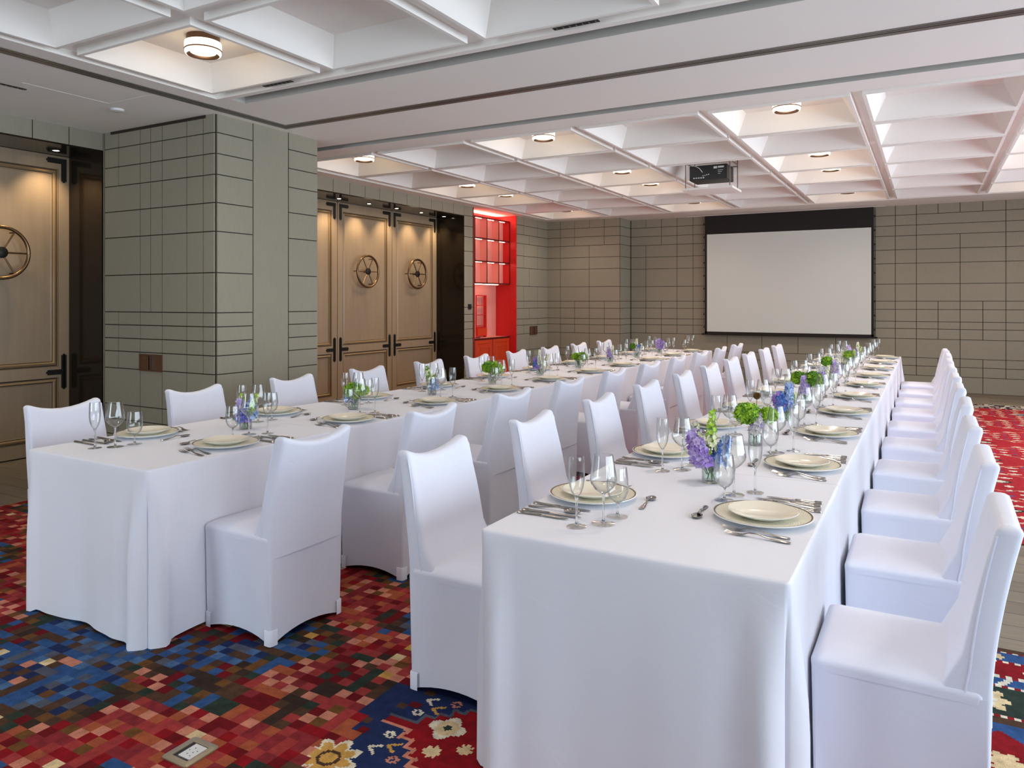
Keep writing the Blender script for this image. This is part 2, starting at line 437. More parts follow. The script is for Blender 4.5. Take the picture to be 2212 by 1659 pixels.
def carpet(name, x0, x1, y0, y1, cx, cyy, colf, zones, label):
    mb = MB(); cols = []; z = .008
    nx, ny = int(round((x1-x0)/cx)), int(round((y1-y0)/cyy))
    for i in range(nx):
        for j in range(ny):
            xa, ya = x0+i*cx, y0+j*cyy
            k = 1
            for (a, b, c, d, q) in zones:
                if a <= xa+cx/2 <= b and c <= ya+cyy/2 <= d: k = q
            for p in range(k):
                for q in range(k):
                    X0, Y0 = xa+p*cx/k, ya+q*cyy/k
                    mb.quad((X0, Y0, z), (X0+cx/k, Y0, z), (X0+cx/k, Y0+cyy/k, z), (X0, Y0+cyy/k, z))
                    cols.append(colf(X0+cx/k/2, Y0+cyy/k/2))
    mb.box(x0, x1, y0, y1, .0005, z, skip='t'); cols += [PAL['brn']]*5
    me = mb.mesh(name, M['pile'], smooth=False)
    at = me.color_attributes.new('pile', 'FLOAT_COLOR', 'CORNER'); data = []
    for p, c in zip(me.polygons, cols): data += [c[0], c[1], c[2], 1.0]*p.loop_total
    at.data.foreach_set('color', data)
    return tag(link(name, me), label, 'carpet')
def near_col(x, y):
    if x > -.05 and y > 2.2: return PAL[persian_right(x, y)]
    if x > -1.95:
        c = persian_near(x, y)
        if c: return PAL[c]
        if x > -1.1: return PAL['red']
    return mosaic(math.floor(x/.050), math.floor(y/.046))
carpet('patterned_carpet', -5.70, 3.35, -1.544, 3.70, .050, .046, near_col, [(-1.9, -1.15, 1.3, 2.62, 7), (.05, 1.1, 2.3, 3.7, 5)],
       'red and blue mosaic patterned carpet under the near ends of both tables')
carpet('patterned_carpet', -5.8, 3.36, 5.35, 12.35, .08, .07, lambda x, y: PAL[far_col(x, y)], [(.0, 2.3, 5.35, 12.35, 4)],
       'red carpet with ivory diamonds and flowers under the far part of the tables')

# ------------------------------------------------------------------ ceiling
def ceiling():
    mb = MB()
    def plate(x0, x1, y0, y1, z=ZC):
        if x1 > x0 and y1 > y0: mb.quad((x0, y0, z), (x0, y1, z), (x1, y1, z), (x1, y0, z))
    zg, zt, rw, tp = ZC+.046, 3.20, .026, .095
    def field(X0, X1, Y0, Y1, xs, ys, lx, ly):
        # edge walls of the sunk field
        mb.quad((X0, Y0, ZC), (X0, Y1, ZC), (X0, Y1, zg), (X0, Y0, zg)); mb.quad((X1, Y1, ZC), (X1, Y0, ZC), (X1, Y0, zg), (X1, Y1, zg))
        mb.quad((X1, Y0, ZC), (X0, Y0, ZC), (X0, Y0, zg), (X1, Y0, zg)); mb.quad((X0, Y1, ZC), (X1, Y1, ZC), (X1, Y1, zg), (X0, Y1, zg))
        bx = [X0]+sum([[x-rw, x+lx+rw] for x in xs], [])+[X1]; by = [Y0]+sum([[y-rw, y+ly+rw] for y in ys], [])+[Y1]
        for i in range(len(bx)-1):
            for j in range(len(by)-1):
                if i % 2 == 1 and j % 2 == 1: continue
                plate(bx[i], bx[i+1], by[j], by[j+1], zg)
        for x in xs:
            for y in ys:
                a = [(x-rw, y-rw), (x+lx+rw, y-rw), (x+lx+rw, y+ly+rw), (x-rw, y+ly+rw)]
                b = [(x, y), (x+lx, y), (x+lx, y+ly), (x, y+ly)]
                c = [(x+tp, y+tp), (x+lx-tp, y+tp), (x+lx-tp, y+ly-tp), (x+tp, y+ly-tp)]
                mb.rings([[(*p, zg) for p in a], [(*p, ZC) for p in a], [(*p, ZC) for p in b], [(*p, zt) for p in c]], True, False, True)
    XA, XB = -7.6, 4.6
    xs1 = [-4.70+1.2*k for k in range(7)]; ys1 = [2.82-1.155*k for k in range(5)][::-1]
    F1 = (-4.81, 4.0, -2.2, 3.93)
    field(*F1, xs1, ys1, 1.03, .98)
    xs2 = [-6.235+1.165*k for k in range(9)]; ys2 = [6.235+1.108*k for k in range(6)]
    F2 = (-6.40, 4.3, 6.10, 12.88)
    field(*F2, xs2, ys2, 1.03, .985)
    # soffit plates
    plate(XA, XB, -3.4, F1[2]); plate(XA, F1[0], F1[2], F1[3]); plate(F1[1], XB, F1[2], F1[3])
    s1 = (-4.72, 4.0, 3.985, 4.125); s2 = (-7.0, 4.3, 5.67, 5.81)
    plate(XA, XB, F1[3], s1[2]); plate(XA, s1[0], s1[2], s1[3]); plate(s1[1], XB, s1[2], s1[3])
    plate(XA, XB, s1[3], s2[2]); plate(XA, s2[0], s2[2], s2[3]); plate(s2[1], XB, s2[2], s2[3])
    plate(XA, XB, s2[3], F2[2]); plate(XA, F2[0], F2[2], F2[3]); plate(F2[1], XB, F2[2], F2[3]); plate(XA, XB, F2[3], 14.2)
    mb.cur = 1
    for s in (s1, s2):
        zz = ZC+.13
        x0, x1, y0, y1 = s
        mb.rings([[(x0, y0, ZC), (x1, y0, ZC), (x1, y1, ZC), (x0, y1, ZC)], [(x0, y0, zz), (x1, y0, zz), (x1, y1, zz), (x0, y1, zz)]], True, False, True)
    mb.box(XA, XB, -3.4, 14.2, 3.24, 3.34)  # unseen slab added over the ceiling to stop sky light leaking in
    struct(obj('ceiling', mb, [M['ceil'], M['slot']], smooth=False))
    return xs1, ys1, xs2, ys2
xs1, ys1, xs2, ys2 = ceiling()
def trim_track():
    mb = MB()
    def strip(a, b, c, d, m, z0=.004): mb.cur = m; mb.box(a, b, c, d, ZC-z0, ZC+.01)
    for k, (a, b, m) in enumerate(((0, .045, 0), (.045, .060, 1), (.060, .078, 0), (.078, .086, 1), (.086, .11, 0))):
        strip(-5.09+a, -5.09+b, -2.6, 4.80+.11-a, m, .004-.002*m); strip(-5.09+b, 4.2, 4.91-b, 4.91-a, m, .004-.002*m)
    struct(obj('trim_1', mb, [M['rail'], M['black']], smooth=False), 'grey metal movable wall track running across the ceiling')
    mb = MB(); z = ZC-.0015
    mb.box(-5.66, -5.655, 2.95, 3.60, z, ZC+.01); mb.box(-5.655, -5.12, 3.595, 3.60, z, ZC+.01)
    struct(obj('trim_2', mb, M['ceil'], smooth=False), 'thin outline of an access hatch in the left ceiling')
trim_track()
ORD = ['nearest', 'second', 'third', 'fourth', 'fifth', 'sixth', 'seventh', 'eighth', 'ninth', 'farthest']
# air grilles
for (x, y, ax, lab) in ((-4.08, 3.86, 'x', 'small dark ceiling air grille beyond the big glowing coffer lamp'), (-1.74, 3.86, 'x', 'small dark ceiling air grille at the top centre of the view'),
                        (-5.82, 2.92, 'y', 'small dark ceiling air grille above the left-hand panelled door')):
    mb = MB(); mb.cur = 0; L = .14
    mb.box(-L, L, -.016, .016, -.004, .0)
    mb.cur = 1
    for k in range(7): mb.box(-L+.02+k*.04, -L+.026+k*.04, -.013, .013, -.006, -.003)
    o = obj('air_grille', mb, [M['black'], M['rail']], mtx=T((x, y, ZC)) @ (RZ(0) if ax == 'x' else RZ(PI/2)), smooth=False)
    tag(o, lab, 'vent', 'ceiling air grilles')
o = obj('smoke_detector', MB().lathe([(0.001, -.022), (.03, -.022), (.048, -.016), (.052, -.004), (.052, 0)], 32), M['white'], mtx=T((-5.77, 3.74, ZC)))
tag(o, 'round white detector disc on the ceiling beside the clad pillar', 'smoke detector')

# ------------------------------------------------------------------ coffer lamps
def lamp_proto():
    r = empty('coffer_lamp')
    obj('lamp_cap', MB().lathe([(.105, 0), (.105, -.040)], 40, cap0=True), M['bronze'], r)
    obj('lamp_glass', MB().lathe([(.104, -.036), (.113, -.040), (.115, -.050), (.115, -.086)], 40, cap0=True), M['lampg'], r)
    obj('lamp_ring', MB().lathe([(.1155, -.086), (.1175, -.088), (.1175, -.094), (.113, -.096)], 40), M['bronze'], r)
    obj('lamp_glass', MB().lathe([(.114, -.095), (.114, -.108), (.108, -.119), (.102, -.122)], 40), M['lampg'], r)
    obj('lamp_ring', MB().lathe([(.102, -.122), (.088, -.114), (.080, -.106), (.080, -.102)], 40), M['bronze'], r)
    obj('lamp_diffuser', MB().lathe([(.0815, -.103), (.0815, -.105), (.001, -.105)], 40), M['lampd'], r)
    d = bpy.data.lights.new('lamp_light', 'POINT'); d.energy = LAMP_W; d.color = (1.0, .78, .55); d.shadow_soft_size = .09
    l = bpy.data.objects.new('lamp_light', d); COL.objects.link(l); l.parent = r; l.location = (0, 0, -.235)
    d = bpy.data.lights.new('lamp_beam', 'SPOT'); d.energy = BEAM_W; d.color = (1.0, .86, .72); d.spot_size = math.radians(150); d.spot_blend = 1.0; d.shadow_soft_size = .10
    l = bpy.data.objects.new('lamp_beam', d); COL.objects.link(l); l.parent = r; l.location = (0, 0, -.130)
    return r
LP = lamp_proto(); first = True
def lamp(x, y, lab, grp):
    global first
    o = LP if first else copy_tree(LP); first = False
    o.location = (x, y, 3.199); tag(o, lab, 'ceiling lamp', grp)
COLN = ['left wall', '', 'middle', '', 'screen', '', 'window side']
lamp(xs1[0]+.515, ys1[-1]+.49, 'large glowing cylinder ceiling lamp in the coffer at upper left', 'near coffer lamps')
for i, j in ((3, 4), (0, 2), (3, 2), (5, 3)):  # lamps out of view, added to light the near part of the room
    lamp(xs1[i]+.515, ys1[j]+.49, 'added unseen cylinder ceiling lamp in a near coffer overhead', 'near coffer lamps')
rown = {0: 'first coffer row', 2: 'third coffer row', 3: 'fourth coffer row', 5: 'last coffer row'}
for i, cn in ((0, 'nearest the door wall'), (2, 'left of the projector'), (4, 'right of the projector'), (6, 'toward the window side')):
    for j in (0, 2, 3, 5):
        lamp(xs2[i]+.515, ys2[j]+.4925, 'round glowing ceiling lamp in the %s, column %s' % (rown[j], cn), 'far coffer lamps')

# ------------------------------------------------------------------ walls
PR = [0, .10, .23, .37, .506, .838, .994, 1.114, 1.236, 1.354, 1.69, 2.035, 2.275, 2.51, 2.685, 2.86, ZC+.02]
BR = [0, .254, .407, .54, .843, 1.006, 1.123, 1.319, 1.454, 1.733, 2.07, 2.295, 2.522, 2.69, 2.86, ZC+.02]
def panels(mb, org, u, n, rows, L, g=.0085, d=.014):
    """rows: list of (z0,z1,[joint positions]) ; org + u*s + z ; n outward normal (2D)"""
    def P(s, z, h): return (org[0]+u[0]*s+n[0]*h, org[1]+u[1]*s+n[1]*h, z)
    for (z0, z1, js) in rows:
        ed = [0]+sorted(js)+[L]
        for a, b in zip(ed, ed[1:]):
            a1, b1, c1, d1 = a+g/2, b-g/2, z0+g/2, z1-g/2
            q = [(a1, c1), (b1, c1), (b1, d1), (a1, d1)]
            lo = [P(s, z, -.001) for s, z in q]; hi = [P(s, z, d) for s, z in q]
            i0 = [P(s, z, d-.0008) for s, z in q]
            flip = (u[0]*n[1]-u[1]*n[0]) > 0
            if flip: lo.reverse(); hi.reverse()
            mb.rings([lo, hi], True, False, True)
def rows_of(Z, fn): return [(a, b, fn(i)) for i, (a, b) in enumerate(zip(Z, Z[1:]))]
# back wall (Y = 13.75 recess part and right part are one plane), module list in X
Xm = [-4.731, -4.424, -4.121, -3.818, -3.50, -3.194, -2.888, -2.583, -2.283, -1.977, -1.676, -1.374, -1.073, -.772, -.471, -.167, .138, .441, .745, 1.047]
while Xm[-1] < 4.3: Xm.append(Xm[-1]+.303)
X0b = -5.03
def back_rows(i):
    nr = len(BR)-1; k = nr-1-i           # k = 0 top row
    out = []
    for q, x in enumerate(Xm):
        m = q % 4
        if k == 0 or 7 <= k <= 10: ok = True
        elif k in (1, 2): ok = (q % 5) != 0 if q < 5 else (x != .441 and q % 2 == 1 or x < -.1)
        elif 3 <= k <= 6: ok = (q in (0, 2, 3)) if q < 4 else (q % 2 == 1 or x in (-.471, ))
        elif k == 11: ok = q % 2 == 1 or -.8 < x < -.3
        elif k in (12, 13): ok = True if x > -.2 else q % 2 == 0
        else: ok = q % 2 == 0
        if ok: out.append(x-X0b)
    return out
mb = MB(); mb.cur = 0; mb.box(-5.1, 4.6, 13.762, 14.2, -.05, 3.3); mb.cur = 1
panels(mb, (X0b, 13.762), (1, 0), (0, -1), rows_of(BR, back_rows), 4.3-X0b)
struct(obj('wall_back', mb, [M['joint'], M['panel']], smooth=False))
# projecting part of the back wall at left with its return
Xp = [-6.289, -5.984, -5.674, -5.368]
def prot_rows(i):
    k = len(BR)-2-i
    if k == 0 or 7 <= k <= 10: l = Xp
    elif k in (1, 2): l = [Xp[0], Xp[1], Xp[3]]
    elif 3 <= k <= 6 or k == 11: l = [Xp[0], Xp[2]]
    else: l = [Xp[0], Xp[2]]
    return [x+6.60 for x in l]
mb = MB(); mb.cur = 0; mb.box(-7.0, -5.055, 13.222, 14.2, -.05, 3.3); mb.cur = 1
panels(mb, (-6.60, 13.222), (1, 0), (0, -1), rows_of(BR, prot_rows), 1.545)
panels(mb, (-5.055, 13.222), (0, 1), (1, 0), rows_of(BR, lambda i: []), .53)
struct(obj('wall_back_left', mb, [M['joint'], M['panel']], smooth=False))
# left wall in its own frame (x out, y along)
def Lbox(mb, *a, **k): mb.box(*a, **k)
mb = MB(); mb.cur = 0
HD = 2.851; OFF = -.54
mb.box(-.9, -.012, -3.4, 1.80, -.05, 3.3)                       # before door recess
mb.box(-.9, -.012, 1.80, 4.215, HD, 3.3); mb.box(-.9, OFF-.05, 1.80, 4.3, -.05, 3.3)
mb.box(-.9, -.012, 4.215, 5.49, -.05, 3.3)
mb.box(-.9, -.012, 5.49, 10.262, HD, 3.3); mb.box(-.9, OFF-.05, 5.4, 10.4, -.05, 3.3)
mb.box(-.9, -.012, 10.262, 10.545, -.05, 3.3); mb.box(-.9, -.45, 10.5, 12.0, -.05, 3.3)
mb.box(-.9, -.012, 11.955, 13.35, -.05, 3.3)
mb.cur = 1
panels(mb, (-.012, -3.4), (0, 1), (1, 0), rows_of(PR, lambda i: [1.2, 2.4, 3.6, 4.8]), 5.2)
panels(mb, (-.012, 1.80), (0, 1), (1, 0), [(HD, ZC+.02, [.3, .6, .9, 1.2, 1.48, 1.79, 2.10])], 2.415)
js = [7.24, 7.55, 7.85, 8.15, 8.45, 8.76, 9.06, 9.36, 9.65, 9.95]
panels(mb, (-.012, 5.49), (0, 1), (1, 0), [(HD, ZC+.02, [y-5.49 for y in [5.8, 6.1, 6.4, 6.7, 6.95]+js])], 10.262-5.49)
panels(mb, (-.012, 10.262), (0, 1), (1, 0), rows_of(PR, lambda i: []), .262)
panels(mb, (-.012, 11.975), (0, 1), (1, 0), rows_of(BR, lambda i: [.28, .83] if i % 3 else [.5]), 1.36)
mb.cur = 1; mb.box(-.3, .0, 4.2165, 4.24, 0, ZC)
mb.cur = 0; mb.box(-.012, .004, 10.524, 10.545, 0, ZC)
struct(obj('wall_left', mb, [M['joint'], M['panel']], mtx=ML, smooth=False))
# polished recess linings
mb = MB()
for (ya, yb) in ((1.80, 4.215), (5.49, 10.262)):
    mb.box(OFF-.05, -.002, yb-.012, yb+.004, 0, HD+.004, skip='k'); mb.box(OFF-.05, -.002, ya-.004, ya+.012, 0, HD+.004)
    mb.box(OFF-.05, -.002, ya, yb, HD-.010, HD+.004)
struct(obj('trim_3', mb, M['reveal'], mtx=ML, smooth=False), 'polished dark bronze lining of the door recesses')
# recess downlights
def downlight(y, lab):
    r = empty('recess_downlight', lab, 'downlight', ML @ T((-.30, y, HD-.010)), 'downlights over the doors')
    obj('bezel', MB().lathe([(.040, 0), (.040, -.004), (.030, -.004), (.028, 0)], 24), M['iron'], r)
    obj('lens', MB().lathe([(.028, -.001), (.001, -.001)], 24), emat_lens, r)
    d = bpy.data.lights.new('spot_light', 'SPOT'); d.energy = SPOT_W; d.color = (1.0, .76, .48); d.spot_size = math.radians(85); d.spot_blend = .9; d.shadow_soft_size = .02
    l = bpy.data.objects.new('spot_light', d); COL.objects.link(l); l.parent = r; l.location = (0, 0, -.008); l.rotation_euler = (0, math.radians(20), 0)
emat_lens = emat('downlight_lens', (1, .85, .6), 25)
for k, y in enumerate((5.85, 6.45, 7.06, 7.67, 8.28, 8.90, 9.51, 10.12)):
    downlight(y, 'tiny recessed downlight over the far wheel doors, %s from the left' % ORD[k].replace('nearest', 'first'))
for y, q in ((3.95, 'small recessed downlight above the near wheel door, right one'), (3.35, 'small recessed downlight above the near wheel door, left one')): downlight(y, q)

# pillar
mb = MB(); mb.cur = 0; mb.box(-7.0, -5.192, 4.232, 5.408, -.05, 3.2); mb.cur = 1
jx = [-6.491, -6.175, -6.027, -5.869, -5.542, -5.333]
def pil_l(i):
    k = len(PR)-2-i
    if k in (3, 4, 5, 6): l = jx[1:]
    elif k in (0, 1, 2): l = [jx[0], jx[1], jx[2], jx[3], jx[4], jx[5]]
    elif 7 <= k <= 10: l = [jx[0], jx[1], jx[3], jx[4], jx[5]]
    elif k == 11: l = [jx[1], jx[3], jx[4]]
    else: l = [jx[0], jx[1], jx[3]]
    return [x+6.70 for x in l]
rl = rows_of(PR, pil_l)
rl = [(a, b, js) for (a, b, js) in rl]
panels(mb, (-6.70, 4.232), (1, 0), (0, -1), rl, 1.503)
def pil_r(side): return rows_of(PR, lambda i: [])
panels(mb, (-5.192, 4.234), (0, 1), (1, 0), rows_of(PR, lambda i: []), .376)
panels(mb, (-5.192, 4.613), (0, 1), (1, 0), [(0, ZC+.02, [])], .412)
panels(mb, (-5.192, 5.028), (0, 1), (1, 0), rows_of(PR, lambda i: []), .378)
mb.cur = 0; mb.box(-6.6, -5.3, 4.212, 4.220, 2.990, ZC)
struct(obj('wall_pillar', mb, [M['joint'], M['panel']], smooth=False))
# right wall with windows, rear wall
mb = MB()
WX = 4.3
ws = [(-2.6+2.05*k, -2.6+2.05*k+1.75) for k in range(7)]
ed = [-3.4]+[v for w_ in ws for v in w_]+[14.2]
for a, b in zip(ed[::2], ed[1::2]): mb.box(WX, WX+.3, a, b, 0, 3.3)
for a, b in ws: mb.box(WX, WX+.3, a, b, 0, .35); mb.box(WX, WX+.3, a, b, 2.75, 3.3)
struct(obj('wall_right', mb, M['panel'], smooth=False))
def window(name, c, w_, h, axis):
    m2 = MB(); t = .03
    for s in (-1, 1): m2.box(s*(w_/2)-t, s*(w_/2)+t, -.04, .04, -h/2, h/2)
    for s in (-1, 1): m2.box(-w_/2, w_/2, -.04, .04, s*h/2-t, s*h/2+t)
    m2.box(-.02, .02, -.03, .03, -h/2, h/2)
    mt = T(c) @ RZ(axis)
    o = struct(obj(name, m2, M['iron'], mtx=mt, smooth=False))
    g = obj('window_pane', MB().box(-w_/2, w_/2, -.004, .004, -h/2, h/2), M['glass'], o, smooth=False)
    d = bpy.data.lights.new('window_portal', 'AREA'); d.shape = 'RECTANGLE'; d.size = w_; d.size_y = h; d.cycles.is_portal = True
    l = bpy.data.objects.new('window_portal', d); COL.objects.link(l)
    l.matrix_basis = mt @ T((0, .2, 0)) @ Matrix.Rotation(-PI/2, 4, 'X')
for k, (a, b) in enumerate(ws): window('window_%d' % (k+1), (WX+.1, (a+b)/2, 1.55), b-a, 2.4, -PI/2)
mb = MB(); wr = [(-5.7, -3.5)]  # unseen rear window, added and widened for fill light from behind the camera
ed = [-7.6]+[v for w_ in wr for v in w_]+[4.6]
for a, b in zip(ed[::2], ed[1::2]): mb.box(a, b, -3.4, -3.1, 0, 3.3)
for a, b in wr: mb.box(a, b, -3.4, -3.1, 0, .35); mb.box(a, b, -3.4, -3.1, 2.75, 3.3)
struct(obj('wall_rear', mb, M['panel'], smooth=False))
for k, (a, b) in enumerate(wr): window('window_%d' % (k+9), ((a+b)/2, -3.2, 1.55), b-a, 2.4, PI)

# ------------------------------------------------------------------ panelled doors
def frame_ring(mb, ya, yb, za, zb, w_, h0, h1):
    """moulding ring in the plane x: outer rect, slopes from h0 (outer) to h1 (inner)"""
    o_ = [(h0, ya, za), (h0, yb, za), (h0, yb, zb), (h0, ya, zb)]; i_ = [(h1, ya+w_, za+w_), (h1, yb-w_, za+w_), (h1, yb-w_, zb-w_), (h1, ya+w_, zb-w_)]
    mb.rings([o_, i_])
def door(name, y0, y1, wheel, lab):
    base = ML @ T((OFF, 0, 0))
    r = empty(name, mtx=base); r['kind'] = 'structure'; r['label'] = lab
    mb = MB(); g = .006; ya, yb = y0+g, y1-g
    # stiles and rails (front face at x=0), thickness 4 cm
    zt, zb = 2.838, .012
    py0, py1 = ya+.108, yb-.108
    for (a, b, c, d) in ((ya, py0, zb, zt), (py1, yb, zb, zt), (py0, py1, 2.705, zt), (py0, py1, .720, .835), (py0, py1, zb, .14)):
        mb.box(-.04, 0, a, b, c, d)
    for (c, d) in ((.835, 2.705), (.14, .720)):
        mb.box(-.04, -.022, py0, py1, c, d)
    obj('door_leaf', mb, M['oak'], r, smooth=False)
    for (c, d) in ((.835, 2.705), (.14, .720)):
        m2 = MB(); frame_ring(m2, py0, py1, c, d, .004, .001, -.014); frame_ring(m2, py0+.010, py1-.010, c+.010, d-.010, .018, -.010, .004)
        frame_ring(m2, py0+.028, py1-.028, c+.028, d-.028, .012, -.002, -.022)
        frame_ring(m2, py0+.050, py1-.050, c+.050, d-.050, .006, -.019, -.0215)
        obj('door_moulding', m2, M['oakedge'], r, smooth=False)
        m2 = MB(); frame_ring(m2, py0+.003, py1-.003, c+.003, d-.003, .008, -.012, -.012); frame_ring(m2, py0+.039, py1-.039, c+.039, d-.039, .005, -.0205, -.0205); frame_ring(m2, py0-.004, py1+.004, c-.004, d+.004, .004, .0006, .0006)
        obj('moulding_groove', m2, M['joint'], r, smooth=False)
    # iron straps
    def strap(pts): 
        m3 = MB()
        for (a, b, c, d) in pts: m3.box(0, .006, a, b, c, d)
        obj('strap_hinge', m3, M['iron'], r, smooth=False)
    for s, ye in ((1, ya), (-1, yb)):
        def Y(a, b): return tuple(sorted((ye+s*a, ye+s*b)))
        strap([(*Y(.030, .078), 2.60, 2.815), (*Y(.044, .064), 2.588, 2.60), (*Y(.078, .205), 2.765, 2.815), (*Y(.205, .217), 2.78, 2.80)])
        strap([(*Y(.030, .078), .62, .935), (*Y(.044, .064), .608, .947), (*Y(.078, .205), .752, .800), (*Y(.205, .217), .766, .786)])
    if wheel:
        yc, zc, R = (y0+y1)/2-.045, 1.885, .228
        w_ = empty('wheel_handle', parent=r)
        obj('wheel_rim', MB().torus((.078, yc, zc), R, .0165, 'x', 56, 12), M['brass'], w_)
        sp = MB()
        for k in range(6):
            a = PI/3*k; sp.tube([(.078, yc+.03*math.cos(a), zc+.03*math.sin(a)), (.078, yc+(R-.005)*math.cos(a), zc+(R-.005)*math.sin(a))], .0078, 8)
        obj('wheel_spokes', sp, M['brass'], w_)
        hb = MB().lathe([(.001, .022), (.030, .020), (.050, .012), (.050, -.008), (.015, -.02), (.015, -.077)], 28); hb.xf(T((.078, yc, zc)) @ Matrix.Rotation(PI/2, 4, 'Y'))
        obj('wheel_hub', hb, M['iron'], w_)
        bk = MB()
        for a in (PI/3, -PI/3, PI): bk.tube([(0, yc+R*.93*math.cos(a), zc+R*.93*math.sin(a)), (.078, yc+R*.93*math.cos(a), zc+R*.93*math.sin(a))], .006, 8)
        obj('wheel_bracket', bk, M['iron'], w_)
door('door_1', 3.013, 4.213, True, 'pale oak panelled door with brass wheel at the left edge of the view')
door('door_2', 1.813, 3.013, False, 'pale oak panelled door beside the near wheel door')
for k, (a, b, wl, lb) in enumerate(((5.493, 6.693, True, 'oak panelled door hidden behind the pillar'), (6.693, 7.893, True, 'oak door leaf half seen past the pillar'),
                                (7.893, 9.083, True, 'oak door leaf with the left of the two brass wheels'), (9.083, 10.250, True, 'oak door leaf with the right brass wheel beside the dark reveal'))):
    door('door_%d' % (k+3), a, b, wl and k > 1, lb)

# recessed wooden sockets and switch
def socket(mtx, w_, h, lab):
    r = empty('recessed_wall_socket', lab, 'wall socket', mtx)
    mb = MB()
    for s in (-1, 1):
        x0, x1 = (-w_/2, -.003) if s < 0 else (.003, w_/2)
        mb.box(x0, x1, -.004, .0, -h/2, h/2); mb.cur = 0
    obj('socket_tray', mb, M['niche'], r, smooth=False)
    fr = MB(); t = .008
    fr.box(-w_/2-t, w_/2+t, -.014, 0, h/2, h/2+t); fr.box(-w_/2-t, w_/2+t, -.014, 0, -h/2-t, -h/2); fr.box(-w_/2-t, -w_/2, -.014, 0, -h/2, h/2); fr.box(w_/2, w_/2+t, -.014, 0, -h/2, h/2); fr.box(-.010, .010, -.012, 0, -h/2, h/2)
    obj('socket_frame', fr, M['niche'], r, smooth=False)
    pl = MB(); pl.box(-.026, -.018, -.018, -.004, -h/2+.005, h/2-.005); pl.box(.026, .034, -.018, -.004, -h/2+.005, h/2-.005)
    obj('metal_strip', pl, M['steel'], r, smooth=False)
socket(T((-6.017, 4.218, .905)), .292, .135, 'brown recessed double socket low on the pillar left face')
socket(ML @ T((.002, 12.63, .895)) @ RZ(PI/2), .27, .15, 'small brown recessed double socket right of the red cabinet')
o = obj('wall_switch', MB().box(0, .012, 10.372, 10.467, 1.318, 1.405), M['dk'], mtx=ML, smooth=False); tag(o, 'small black wall control panel left of the red cabinet', 'switch')

